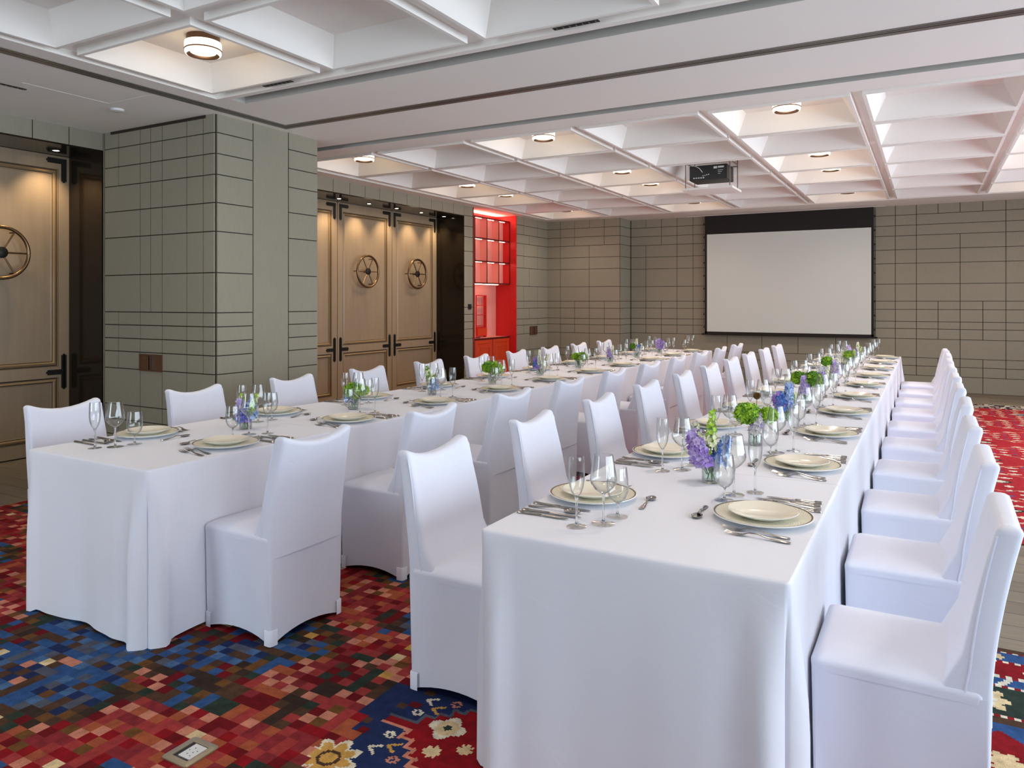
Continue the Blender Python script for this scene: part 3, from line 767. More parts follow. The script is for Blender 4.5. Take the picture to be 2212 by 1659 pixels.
# ------------------------------------------------------------------ red display cabinet
def cabinet():
    r = empty('display_cabinet', 'bright red built-in cabinet with nine lit compartments', 'cabinet', ML @ T((-.12, 0, 0)))
    y0, y1, zt, D = 10.58, 11.952, 2.918, .30
    Y = [10.77, 11.16, 11.56, 11.942]; Z = [1.765, 2.145, 2.54, 2.905]
    mb = MB(); mb.box(-D-.01, -D, y0, y1, 0, zt); mb.box(-D, 0, y0-.03, Y[0]-.012, 0, zt); mb.box(-D, 0, 11.948, 11.958, 0, zt); mb.box(-D, 0, Y[0]-.012, 11.95, zt-.012, zt)
    mb.box(-D, .132, 11.950, 11.974, 0, ZC-.001)           # red right reveal
    mb.box(-D-.02, -D+.0, y0-.03, 11.96, zt, ZC)
    obj('cabinet_carcass', mb, M['red'], r, smooth=False)
    for z in Z[:-1]: obj('shelf', MB().box(-D, .0, Y[0], Y[-1], z-.010, z+.010), M['redin'], r, smooth=False)
    obj('counter', MB().box(-D, 0, Y[0], Y[-1], .790, .812), M['redin'], r, smooth=False)
    for y in Y[1:-1]: obj('divider', MB().box(-D, 0, y-.007, y+.007, Z[0], Z[-1]), M['redin'], r, smooth=False)
    obj('back_panel', MB().box(-.15, -.14, Y[0]-.01, Y[-1], Z[0], Z[-1]), M['redin'], r, smooth=False)
    mb = MB()                                              # dark thin front edges
    for z in Z: mb.box(0, .004, Y[0]-.012, Y[-1]+.006, z-.011, z+.011)
    mb.box(0, .004, Y[0]-.012, Y[-1]+.006, .788, .814)
    for y in Y: mb.box(0, .004, y-.011, y+.011, Z[0], Z[-1])
    mb.box(0, .004, Y[0]-.014, Y[0]-.004, 0, zt)
    obj('edge_trim', mb, M['redframe'], r, smooth=False)
    k = MB()
    for i in range(3):
        for j in range(3):
            m = MB().box(-.055, -.043, Y[i]+.012, Y[i+1]-.10, Z[j+1]-.018, Z[j+1]-.012); obj('led_strip', m, M['led'], r, smooth=False)
    for (a, b) in ((10.80, 11.08), (11.14, 11.60)): obj('led_strip', MB().box(-.06, -.035, a, b, Z[0]-.022, Z[0]-.012), M['led'], r, smooth=False)
    # middle bay: side cheek, small shelved opening, drawer
    mb = MB(); mb.box(-D, -.20, Y[0], 11.10, .812, Z[0]-.03); obj('side_cheek', mb, M['redin'], r, smooth=False)
    mb = MB(); mb.box(-.25, -.20, 11.10, 11.14, .812, 1.55); mb.box(-.25, -.20, 11.44, 11.47, .812, 1.55); mb.box(-.25, -.20, 11.10, 11.47, 1.545, 1.56)
    for z in (1.02, 1.21, 1.38): mb.box(-.25, -.20, 11.14, 11.44, z-.006, z+.006)
    mb.box(-.30, -.19, 11.13, 11.45, .83, 1.00)
    obj('small_shelf_unit', mb, M['red'], r, smooth=False)
    obj('back_panel', MB().box(-D, -D+.006, Y[0]-.01, Y[-1], .81, Z[0]), M['redin'], r, smooth=False)
    obj('drawer_front', MB().box(-.19, -.18, 11.14, 11.45, .85, .97), M['orange'], r, smooth=False)
    obj('tray_handle', MB().tube([(-.01, 10.80, .825), (.012, 10.80, .825), (.012, 10.92, .825), (-.01, 10.92, .825)], .005), M['iron'], r)
    # base doors
    for (a, b) in ((Y[0], 11.35), (11.36, Y[-1])):
        m = MB(); m.box(-.03, .0, a+.004, b-.004, .02, .78)
        frame_ring(m, a+.05, b-.05, .07, .73, .006, .001, .006); frame_ring(m, a+.056, b-.056, .076, .724, .02, .006, -.002); frame_ring(m, a+.11, b-.11, .13, .66, .008, .001, .005)
        obj('cabinet_door', m, M['orange'], r, smooth=False)
    d = bpy.data.lights.new('cabinet_glow', 'AREA'); d.shape = 'RECTANGLE'; d.size = 1.1; d.size_y = .12; d.energy = 5; d.color = (1, .30, .22)
    l = bpy.data.objects.new('cabinet_glow', d); COL.objects.link(l); l.parent = r; l.location = (-.16, 11.35, zt+.006); l.rotation_euler = (PI, 0, PI/2)
cabinet()

# ------------------------------------------------------------------ projection screen, projector
r = empty('projection_screen', 'large white projection screen with black top band on the back wall', 'projection screen', T((0, 13.66, 0)))
obj('screen_fabric', MB().box(-3.535, -.822, -.004, 0, .90, 2.672), M['screenw'], r, smooth=False)
mb = MB(); mb.box(-3.575, -.782, -.003, .001, 2.672, ZC-.005); mb.box(-3.575, -3.535, -.003, .001, .86, 2.672); mb.box(-.822, -.782, -.003, .001, .86, 2.672); mb.box(-3.575, -.782, -.003, .001, .85, .90)
obj('screen_masking', mb, M['screenb'], r, smooth=False)
obj('weight_bar', MB().box(-3.63, -.73, -.012, .012, .838, .866), M['screenb'], r, smooth=False)
mb = MB()
for s, x in ((-1, -3.58), (1, -.777)):
    for k in range(9):
        z = .98+k*.235; mb.quad((x, -.002, z-.022), (x+s*.022, -.002, z-.006), (x+s*.022, -.002, z+.006), (x, -.002, z+.022))
        mb.box(x-.004, x+s*.018+.004, -.003, .002, z-.008, z+.008)
    mb.tube([(x+s*.016, -.001, .86), (x+s*.016, -.001, 2.95)], .0015, 5)
obj('tension_tab', mb, M['screenb'], r, smooth=False)
obj('screen_slot', MB().box(-3.9, -.6, -.03, .02, ZC-.006, ZC-.001), M['ceil'], r, smooth=False)
r = empty('projector', 'black ceiling projector on thin rods above the tables', 'projector', T((-2.25, 8.95, 0)))
mb = MB(); mb.box(-.235, .205, -.15, .18, 2.885, 3.055)
obj('projector_body', mb, M['proj'], r, smooth=False)
mb = MB()
for k in range(5): mb.box(-.19+k*.028, -.172+k*.028, -.153, -.149, 2.905, 2.918)
for k in range(4): mb.box(-.08+k*.022, -.068+k*.022, -.153, -.149, 2.93+.004*k, 2.939+.004*k)
mb.box(.05, .09, -.153, -.149, 3.01, 3.035); mb.box(.10, .17, -.153, -.149, 3.015, 3.035)
for k in range(3): mb.box(.10, .16-.015*k, -.153, -.149, 2.985-k*.02, 2.990-k*.02)
obj('port_panel', mb, M['white'], r, smooth=False)
obj('cable', MB().tube([(-.20, -.16, 3.06), (-.16, -.17, 3.05), (-.11, -.18, 3.02), (-.08, -.155, 2.975)], .004), M['white'], r)
mb = MB()
for x in (-.275, .245):
    for y in (-.18, .22): mb.tube([(x, y, 2.79), (x, y, 3.20)], .006)
    mb.tube([(x, -.18, 3.095), (x, .22, 3.095)], .006)
for y in (-.18, .22): mb.tube([(-.275, y, 3.075), (.245, y, 3.075)], .006)
mb.box(-.20, .17, -.05, .05, 3.055, 3.075)
obj('lift_frame', mb, M['rail'], r)
obj('lift_panel', MB().box(-.31, .28, -.22, .27, 2.765, 2.79), M['ceil'], r, smooth=False)

# ------------------------------------------------------------------ floor box
r = empty('floor_socket', 'beige metal floor socket box with white lit panel in the mosaic carpet', 'floor socket', T((-2.058, 1.58, .008)))
mb = MB()
def rrect(hx, hy, rad, z, n=5):
    p = []
    for (cx_, cy_, a0) in ((hx-rad, hy-rad, 0), (-hx+rad, hy-rad, PI/2), (-hx+rad, -hy+rad, PI), (hx-rad, -hy+rad, 1.5*PI)):
        for k in range(n+1): a = a0+PI/2*k/n; p.append((cx_+rad*math.cos(a), cy_+rad*math.sin(a), z))
    return p
mb.rings([rrect(.060, .064, .012, .0), rrect(.060, .064, .012, .004), rrect(.056, .060, .010, .005), rrect(.036, .040, .002, .005), rrect(.036, .040, .002, -.0)])
obj('socket_plate', mb, M['tan'], r)
obj('socket_well', MB().box(-.036, .036, -.040, .040, -.0, .001), M['dk'], r, smooth=False)
obj('socket_panel', MB().box(-.020, .034, -.030, .038, .001, .004), M['white'], r, smooth=False)
mb = MB()
for (a, b) in ((0, .02), (.012, .0), (.02, .01), (.0, -.012), (.018, -.016), (-.01, .005)): mb.lathe([(.0022, .0045), (.001, .0046)], 8, c=(a, b, 0), cap1=True)
obj('socket_hole', mb, M['dk'], r)

# ------------------------------------------------------------------ tablecloths
def cloth(x0, x1, y0, y1, near, far, seed, ztop=.75):
    rr = random.Random(seed); ph = [rr.uniform(0, 6.28) for _ in range(8)]
    mb = MB()
    def side_pts(ax, ay, bx, by, nseg):
        return [(ax+(bx-ax)*k/nseg, ay+(by-ay)*k/nseg) for k in range(nseg+1)]
    def build(path):
        l0 = math.hypot(path[0][2]-path[0][0], path[0][3]-path[0][1])
        l1 = math.hypot(path[1][2]-path[1][0], path[1][3]-path[1][1]) if len(path) > 1 else 0
        L_front = lambda q: len(path) > 1 and l0 < q < l0+l1
        # path: list of straight runs [(ax,ay,bx,by,nx,ny)], joined by rounded corners
        P = []; s = 0; corners = []; rc_ = .014
        for q, (ax, ay, bx, by, nx, ny) in enumerate(path):
            L = math.hypot(bx-ax, by-ay); tx, ty = (bx-ax)/L, (by-ay)/L
            c0 = rc_ if q > 0 else 0; c1 = rc_ if q < len(path)-1 else 0
            n = max(6, int((L-c0-c1)/.022))
            for k in range(n+1):
                d = c0+(L-c0-c1)*k/n
                P.append((ax+tx*d, ay+ty*d, nx, ny, s+d))
            s += L
            if q < len(path)-1:
                nn = path[q+1]; corners.append(s)
                cx_, cy_ = bx-nx*rc_-nn[4]*rc_, by-ny*rc_-nn[5]*rc_
                for k in range(1, 8):
                    a = k/8; vx, vy = nx*(1-a)+nn[4]*a, ny*(1-a)+nn[5]*a; l = math.hypot(vx, vy); vx /= l; vy /= l
                    P.append((cx_+vx*rc_, cy_+vy*rc_, vx, vy, s-rc_+2*rc_*a*.999))
        levels = [0, .012, .03, .06, .10, .16, .23, .31, .40, .49, .58, .66, ztop-.012]
        R = []
        for li, dz in enumerate([-.001, .0015, .005]+levels[1:]):
            ring = []
            for (x, y, nx, ny, s_) in P:
                t = max(0, (dz-.005))/(ztop-.012)
                near_c = min([abs(s_-c) for c in corners]+[9])
                d = [(-.006), 0, .002][li] if li < 3 else .003
                wv = math.sin(s_*2*PI/.62+ph[0])*.6+math.sin(s_*2*PI/.37+ph[1])*.5+math.sin(s_*2*PI/.21+ph[2])*.22
                ed_ = min(s_, s-s_) if not corners else (s_ if s_ < .3 else (s-s_))
                d += .006*t*math.exp(-ed_/.025)
                d += t**.8*(.0045*wv*(3.0 if L_front(s_) else 1)+.006)
                for c in corners:
                    u = s_-c
                    e = min(1, t*2.2)**1.2
                    d += e*(.034*math.exp(-((u-.062)/.034)**2)+.040*math.exp(-((u+.060)/.036)**2)-.040*math.exp(-(u/.011)**2)+.010*math.exp(-((u+.2)/.05)**2))
                hem = .012+.004*math.sin(s_*9+ph[3])+max(0, .018-near_c*.2)*0 + (.010 if near_c > .1 else .0)
                z = ztop-dz if li < 3+len(levels)-2 else hem
                if li < 3: z = ztop-[0, .0012, .006][li]
                ring.append((x+nx*d, y+ny*d, z))
            R.append(ring)
        mb.rings(R, closed=False)
        return
    if near and not far: build([(x0, y1, x0, y0, -1, 0), (x0, y0, x1, y0, 0, -1), (x1, y0, x1, y1, 1, 0)])
    elif far and not near: build([(x1, y0, x1, y1, 1, 0), (x1, y1, x0, y1, 0, 1), (x0, y1, x0, y0, -1, 0)])
    else:
        build([(x0, y1, x0, y0, -1, 0)]); build([(x1, y0, x1, y1, 1, 0)])
    mb.quad((x0+.004, y0+(.004 if near else 0), ztop), (x1-.004, y0+(.004 if near else 0), ztop), (x1-.004, y1-(.004 if far else 0), ztop), (x0+.004, y1-(.004 if far else 0), ztop))
    m = mb.mesh('tablecloth', M['cloth'], True, 60)
    return m
YC = [1.955, 3.09, 4.96, 6.83, 8.70, 10.66]
for (tn, x0, x1, mtx) in (('right-hand', -1.20, -.30, None), ('left-hand', -3.72, -2.82, MT)):
    for k in range(5):
        a, b = YC[k]+(.0015 if k else 0), YC[k+1]
        o = link('tablecloth', cloth(x0, x1, a, b, k == 0, k == 4, 11+k*3+(40 if tn[0] == 'l' else 0)), mtx=mtx)
        pos = ['near end', 'second', 'middle', 'fourth', 'far end'][k]
        tag(o, 'white floor-length tablecloth, %s section of the %s banquet table' % (pos, tn), 'tablecloth', 'white tablecloth sections')

# ------------------------------------------------------------------ chairs
def rect_ring(hx, y0, y1, rad, nseg=10, nc=5):
    pts = []
    def seg(a, b, n): return [(a[0]+(b[0]-a[0])*k/n, a[1]+(b[1]-a[1])*k/n) for k in range(1, n)]
    cs = [(hx-rad, y1-rad, 0), (-hx+rad, y1-rad, PI/2), (-hx+rad, y0+rad, PI), (hx-rad, y0+rad, 1.5*PI)]
    for q, (cx_, cy_, a0) in enumerate(cs):
        arc = [(cx_+rad*math.cos(a0+PI/2*k/nc), cy_+rad*math.sin(a0+PI/2*k/nc)) for k in range(nc+1)]
        pts += arc
        nx = cs[(q+1) % 4]; nxt = (nx[0]+rad*math.cos(nx[2]), nx[1]+rad*math.sin(nx[2]))
        pts += seg(arc[-1], nxt, nseg)
    return pts
def chair_proto():
    r = empty('banquet_chair')
    HX = .212
    # seat cushion
    R = []
    for sc, z in ((1.0, .430), (1.006, .446), (1.006, .452), (.994, .459), (.97, .464), (.88, .470), (.6, .477), (.25, .480)):
        R.append([(x*sc, .02+(y-.02)*sc, z+(0.004*math.cos(3*x) if sc < .9 else 0)) for x, y in rect_ring(HX, -.205, .205, .018)])
    obj('seat', MB().rings(R, True, False, True), M['cover'], r, ang=70)
    # skirt
    R = []; base = rect_ring(HX, -.222, .205, .014)
    for t in (0, .04, .1, .2, .35, .5, .65, .8, .9, 1.0):
        ring = []
        for x, y in base:
            fx = max(0, 1-(abs(x)/.20)**2) if abs(y) > .2 or True else 0
            along = abs(x)/HX if abs(abs(y+.0085)-.2135) < .012 else abs(y+.0085)/.2135   # 0 mid side, 1 corner
            mid = max(0, 1-along**2)
            inw = (.018*math.sin(min(1, t*1.3)*PI*.5)*mid+.006*t*(1-mid)) if t > 0 else 0
            hx = x*(1-(inw/.2 if abs(abs(x)-HX) < .012 else 0)); hy = y*(1-(inw/.22 if abs(abs(y+.0085)-.2135) < .012 else 0))
            z0, z1 = .447, .010+.034*mid
            wr = .0015*math.sin(x*60+y*45+t*9)*t
            ring.append((hx*(1+wr), hy*(1+wr), z0+(z1-z0)*t))
        R.append(ring)
    obj('cover_skirt', MB().rings(R), M['cover'], r, ang=60)
    # backrest
    n = 15; xs = [-1, -.985, -.95, -.88, -.75, -.55, -.3, 0]; xs = xs+[-v for v in xs[-2::-1]]
    def sect(t, inset=0.0, zadd=0.0):
        w = .205+.008*math.sin(min(1, t*1.2)*PI)-.004*t
        w -= inset
        zb = .375
        yr = -.222-.066*max(0, (t*.525-.09)/.435)**1.55; th = .078-.020*t
        yf = yr+th+.042*math.exp(-(max(0, t*.5+.375-.470)/.040)**1.6)
        fr, re = [], []
        for u in xs:
            x = w*u; ztop = .840+.046*min(1, abs(x)/.2)**2.0
            # ears round off
            if abs(x) > .178: ztop -= 12*(abs(x)-.178)**2
            z = zb+(ztop-zb)*t+zadd
            rr_ = .012; e = max(0, (abs(x)-(w-rr_))/rr_); rd = rr_*(1-math.sqrt(max(0, 1-e*e)))
            cv = -.012*(1-u*u)*min(1, t*1.5)
            fr.append((x, yf-rd-inset+cv, z)); re.append((x, yr+rd+inset+cv, z))
        return fr+re[::-1]
    R = [sect(t) for t in (0, .03, .08, .16, .25, .35, .45, .55, .65, .75, .84, .92, .97, .99)]
    R += [sect(1, .004, .003), sect(1, .010, .008), sect(1, .018, .010)]
    mb = MB(); mb.rings(R, True, False, False)
    b0 = len(mb.v)-30
    for k in range(14): mb.f.append((b0+k, b0+k+1, b0+28-k, b0+29-k)); mb.m.append(0)
    mb.f.append(tuple(range(30))[::-1]); mb.m.append(0)
    obj('backrest', mb, M['cover'], r, ang=75)
    # side seams of the slip cover
    for s in (-1, 1):
        pts = []
        for k in range(12):
            t = .04+.92*k/11; q = sect(t)
            p = q[14] if s > 0 else q[0]; p2 = q[15] if s > 0 else q[29]
            pts.append((p[0]+s*.0005, p2[1]+(.040 if k > 2 else .055-.005*k), p[2]))
        obj('side_seam', MB().tube(pts, .0030, 6), M['cover'], r)
    # foot pockets
    for sx in (-1, 1):
        for sy in (-1, 1):
            mb = MB(); ring0, ring1 = [], []
            yc = .205 if sy > 0 else -.222
            hx = HX*.975; o_ = .0035
            pts = [(sx*(hx-.034), yc*.975+sy*o_), (sx*(hx-.012), yc*.975+sy*o_), (sx*(hx+o_*.2), yc*.97), (sx*(hx+o_), yc*.93), (sx*(hx+o_), yc*.975-sy*.036)]
            mb.rings([[(a, b, .012) for a, b in pts], [(a, b, .075) for a, b in pts], [(a*.985, b*.985, .078) for a, b in pts]], closed=False)
            obj('foot_pocket', mb, M['cover'], r, ang=60)
    return r
CH = chair_proto(); used = False
def chair(x, y, rot, lab, mtx=None):
    global used
    o = CH if not used else copy_tree(CH); used = True
    m = T((x, y, 0)) @ RZ(rot)
    o.matrix_basis = (mtx @ m) if mtx is not None else m
    tag(o, lab, 'chair', 'white covered banquet chairs')
rj = random.Random(3)
CY = [2.425+.855*k for k in range(10)]
for k, y in enumerate(CY):
    n = ORD[k]
    j = lambda a=.012: rj.uniform(-a, a)
    chair(-.30+.224+j(.006), y+j(), PI/2+j(.03), 'white fabric-covered chair, %s on the right side of the right-hand table' % n)
    chair(-1.20-.262+j(.006), y+.01+j(), -PI/2+j(.03), 'white fabric-covered chair, %s on the left side of the right-hand table' % n)
    chair(-2.82+.224+j(.006), y+j(), PI/2+j(.03), 'white fabric-covered chair, %s on the right side of the left-hand table' % n, MT)
    chair(-3.72-.268+j(.006), y-.03+j(), -PI/2+j(.03), 'white fabric-covered chair, %s on the left side of the left-hand table' % n, MT)

# ------------------------------------------------------------------ tableware prototypes
def shell(prof, n=28):
    return MB().lathe(prof, n)
def charger_p():
    r = empty('charger_plate')
    obj('plate_face', shell([(.001, .012), (.075, .012), (.095, .0125), (.149, .0205)], 48), M['charger'], r)
    obj('rim_line', shell([(.1465, .0204), (.1515, .0215)], 48), M['greenrim'], r)
    obj('plate_body', shell([(.1515, .0213), (.155, .0212), (.1555, .0195), (.150, .016), (.096, .002), (.092, 0), (.001, 0)], 48), M['chinab'], r)
    return r
def dinner_p():
    r = empty('dinner_plate')
    obj('plate_face', shell([(.001, .006), (.058, .006), (.070, .010), (.104, .0205), (.107, .0215)], 48), M['chinaw'], r)
    obj('plate_body', shell([(.107, .0215), (.1085, .0205), (.106, .018), (.070, .004), (.064, 0), (.001, 0)], 48), M['chinab'], r)
    return r
def glass_p(name, H, foot, stem_h, prof, n=28):
    """prof: outer bowl profile from stem top to rim"""
    r = empty(name)
    out = prof; inn = [(max(.0005, a-.0009), z+.0008) for a, z in prof][::-1]; inn[0] = (inn[0][0], prof[-1][1])
    obj('glass_bowl', shell(out+inn, n), M['glass'], r, ang=80)
    obj('glass_stem', shell([(.009, .004), (.0055, .008), (.0036, .02), (.0032, stem_h*.6), (.0038, stem_h*.85), (.0062, stem_h)], 12), M['glasss'], r, ang=80)
    obj('glass_foot', shell([(.001, 0), (foot, 0), (foot, .0012), (foot*.7, .0022), (.009, .0045), (.001, .005)], n), M['footg'], r, ang=80)
    return r
def flute_p(): return glass_p('champagne_flute', .218, .031, .092, [(.003, .090), (.008, .093), (.016, .107), (.0225, .128), (.0255, .155), (.0250, .185), (.0228, .218)])
def wine_p(): return glass_p('wine_glass', .217, .037, .096, [(.004, .094), (.014, .099), (.029, .112), (.0405, .128), (.0430, .140), (.0405, .158), (.0345, .190), (.0300, .217)])
def goblet_p(): return glass_p('water_goblet', .160, .034, .045, [(.004, .044), (.016, .050), (.028, .063), (.0350, .083), (.0360, .102), (.0335, .130), (.0300, .160)])
def strip(pts, th=.0016):
    """flat bar along y: pts (y, halfwidth, z, thickness)"""
    mb = MB(); R = []
    for (y, h, z, t) in pts: R.append([(-h, y, z), (-h*.6, y, z+t*.8), (0, y, z+t), (h*.6, y, z+t*.8), (h, y, z), (0, y, z-t*.15)])
    mb.rings(R, True, True, True); return mb
def knife_p(L=.215):
    r = empty('table_knife'); hl = L*.46
    obj('knife_handle', strip([(-L/2, .004, .002, .003), (-L/2+.004, .0075, .001, .008), (-L/2+.03, .0070, .001, .0075), (-L/2+hl*.8, .0055, .002, .006), (-L/2+hl, .0058, .002, .0062), (-L/2+hl+.004, .0045, .003, .004)]), M['steel'], r, ang=60)
    obj('knife_blade', strip([(-L/2+hl+.003, .0045, .004, .002), (-L/2+hl+.02, .0085, .004, .0014), (L/2-.03, .0088, .004, .0012), (L/2-.01, .0070, .004, .001), (L/2, .0015, .004, .0008)]), M['steel'], r, ang=60)
    return r
def fork_p(L=.205):
    r = empty('table_fork')
    obj('fork_handle', strip([(-L/2, .005, .003, .002), (-L/2+.006, .0095, .003, .0030), (-L/2+.03, .0085, .0035, .003), (-L/2+.07, .0045, .006, .0028), (0, .0032, .012, .0028), (.025, .0034, .011, .0026), (.036, .0075, .007, .0018), (.046, .0125, .0035, .0016), (.058, .0130, .002, .0014)]), M['steel'], r, ang=60)
    mb = MB()
    for k in range(4):
        x = -.0105+k*.007; i0 = len(mb.v)
        s = strip([(.057, .0023, .0021, .0014), (.080, .0019, .0030, .0013), (L/2, .0010, .0085, .0009)]); s.xf(T((x, 0, 0)))
        b = len(mb.v); mb.v += s.v; mb.f += [tuple(i+b for i in f_) for f_ in s.f]; mb.m += s.m
    obj('fork_tines', mb, M['steel'], r, ang=60)
    return r
def spoon_p(name='soup_spoon', L=.195, bw=.020, bl=.030):
    r = empty(name)
    obj('spoon_handle', strip([(-L/2, .005, .003, .002), (-L/2+.006, .0095, .003, .0030), (-L/2+.03, .008, .0035, .003), (-L/2+.07, .0042, .006, .0028), (L/2-2*bl-.03, .0030, .011, .0028), (L/2-2*bl, .0034, .009, .0026), (L/2-2*bl+.006, .005, .008, .002)]), M['steel'], r, ang=60)
    mb = MB(); R = []; cy_ = L/2-bl; n = 20
    for rr_, z in ((1.0, .0085), (.93, .0065), (.75, .0030), (.45, .0012), (.06, .0006)):
        R.append([(bw*rr_*math.cos(2*PI*k/n)*(1-.12*math.sin(2*PI*k/n)), cy_+bl*rr_*math.sin(2*PI*k/n), z) for k in range(n)])
    R2 = [[(x, y, z-.0008) for (x, y, z) in q] for q in R]
    mb.rings([R2[-1]]+R2[::-1][1:]+R, True, True, True)
    obj('spoon_bowl', mb, M['steel'], r, ang=60)
    return r
PROTO = dict(charger=charger_p, plate=dinner_p, flute=flute_p, wine=wine_p, goblet=goblet_p, knife=knife_p, bknife=lambda: knife_p(.185), fork=fork_p, fork2=lambda: fork_p(.190), spoon=spoon_p, dspoon=lambda: spoon_p('dessert_spoon', .168, .0175, .027))
KIND = dict(charger='charger_plate', plate='dinner_plate', flute='champagne_flute', wine='wine_glass', goblet='water_goblet', knife='table_knife', bknife='table_knife', fork='table_fork', fork2='table_fork', spoon='soup_spoon', dspoon='dessert_spoon')
CACHE = {}; LITE = {}
def join_lite(root):
    """one mesh made of all the parts, for far copies too small to show parts"""
    mb = MB(); mats = []
    for ch in root.children:
        m = ch.data.materials[0]
        if m not in mats: mats.append(m)
        k = mats.index(m); b = len(mb.v)
        mb.v += [tuple(v.co) for v in ch.data.vertices]; mb.f += [tuple(i+b for i in p.vertices) for p in ch.data.polygons]; mb.m += [k]*len(ch.data.polygons)
    return mb.mesh(root.name, mats, True, 60)
def place(kind, mtx, lab, cat, grp, lite):
    if kind not in CACHE:
        CACHE[kind] = PROTO[kind](); LITE[kind] = join_lite(CACHE[kind]); o = CACHE[kind]
    elif lite: o = link(KIND[kind], LITE[kind])
    else: o = copy_tree(CACHE[kind])
    o.matrix_basis = mtx
    return tag(o, lab, cat, grp)
ZT = .7505
def setting(k, side, table, M0):
    """k place index, side 'right'/'left' of the table; local frame: x = diner's right, y = toward the table centre"""
    tn = 'right-hand table' if table == 'R' else 'left-hand table'
    x_e = {('R', 'right'): -.30, ('R', 'left'): -1.20, ('L', 'right'): -2.82, ('L', 'left'): -3.72}[(table, side)]
    yk = 2.478+.862*k
    if side == 'right': fr = T((x_e-.162, yk, ZT)) @ RZ(PI/2)      # local +y -> -X, local +x -> +Y
    else: fr = T((x_e+.157, yk-.02, ZT)) @ RZ(-PI/2)
    rr = random.Random(k*17+(3 if side == 'left' else 0)+(101 if table == 'L' else 0))
    fr = M0 @ fr if M0 is not None else fr
    where = '%s place, %s side of the %s' % (ORD[k], side, tn)
    lite = k >= 4
    J = lambda a=.004: rr.uniform(-a, a)
    def pl(kind, x, y, rot, lab, cat, grp, z=0): place(kind, fr @ T((x+J(), y+J(), z)) @ RZ(rot+J(.03)), lab, cat, grp, lite)
    pl('charger', 0, 0, 0, 'cream charger plate with dark rim, %s' % where, 'plate', 'cream charger plates')
    pl('plate', 0, 0, 0, 'ivory dinner plate on the charger, %s' % where, 'plate', 'ivory dinner plates', .0125)
    pl('knife', .172, -.045, 0, 'steel knife next to the plate, %s' % where, 'knife', 'table knives')
    pl('spoon', .210, -.055, 0, 'steel soup spoon among the knives, %s' % where, 'spoon', 'soup spoons')
    pl('knife', .252, -.040, 0, 'middle steel knife, %s' % where, 'knife', 'table knives')
    pl('bknife', .292, -.055, 0, 'outermost short steel knife, %s' % where, 'knife', 'table knives')
    pl('fork', -.162, -.010, -.10, 'steel fork next to the plate, %s' % where, 'fork', 'table forks')
    pl('fork2', -.205, -.025, -.10, 'outer steel fork, %s' % where, 'fork', 'table forks')
    pl('dspoon', -.02, .198, PI/2+.05, 'dessert spoon in front of the plates, %s' % where, 'spoon', 'dessert spoons')
    pl('goblet', .175, .160, 0, 'short clear water goblet, %s' % where, 'glass', 'water goblets')
    pl('wine', .268, .148, 0, 'large clear wine glass, %s' % where, 'glass', 'wine glasses')
    pl('flute', .335, .090, 0, 'slim clear champagne flute, %s' % where, 'glass', 'champagne flutes')
for table, M0 in (('R', None), ('L', MT)):
    for side in ('right', 'left'):
        for k in range(10): setting(k, side, table, M0)

# ------------------------------------------------------------------ flower vases
def petal_cluster(mb, c, d, size, npet, rr, cup=.35):
    c = Vector(c); d = Vector(d).normalized(); a = d.orthogonal().normalized(); b = d.cross(a); ph = rr.uniform(0, 6.28)
    for k in range(npet):
        t = ph+2*PI*k/npet; e = a*math.cos(t)+b*math.sin(t); s_ = d.cross(e)
        p0 = c; p1 = c+e*size*.55+s_*size*.38+d*size*cup*.5; p2 = c+e*size+d*size*cup; p3 = c+e*size*.55-s_*size*.38+d*size*cup*.5
        pm = c+e*size*.6+d*size*cup*.25
        i = len(mb.v); mb.v += [tuple(p0), tuple(p1), tuple(p2), tuple(p3), tuple(pm)]
        for f_ in ((0, 1, 4), (1, 2, 4), (2, 3, 4), (3, 0, 4)): mb.f.append(tuple(i+q for q in f_)); mb.m.append(mb.cur)
def curve_pts(base, top, bend, n=7):
    base, top = Vector(base), Vector(top); m = (base+top)/2+Vector(bend)
    return [base*(1-t)**2+m*2*t*(1-t)+top*t*t for t in [k/(n-1) for k in range(n)]]
def spike(parent, rr, base, top, r0, size, n, mats, start=.35, name='flower_spike', buds=None):
    pts = curve_pts(base, top, (rr.uniform(-.01, .01), rr.uniform(-.01, .01), 0)); obj('flower_stem', MB().tube(pts, [.0022]*4+[.0016]*3, 6), M['stem'], parent)
    mb = MB()
    for k in range(n):
        t = start+(1-start)*(k+.5)/n; q = t*(len(pts)-1); i = min(int(q), len(pts)-2); p = pts[i].lerp(pts[i+1], q-i)
        a = k*2.4+rr.uniform(-.3, .3); rad = r0*(1.15-t*.75)
        d = Vector((math.cos(a), math.sin(a), .25)); c = p+d*rad*.75
        mb.cur = rr.choice(range(len(mats))); sz = size*(1.25-.6*t)
        petal_cluster(mb, c, d+Vector((0, 0, rr.uniform(-.3, .4))), sz, 5, rr)
    obj(name, mb, mats, parent, smooth=False)
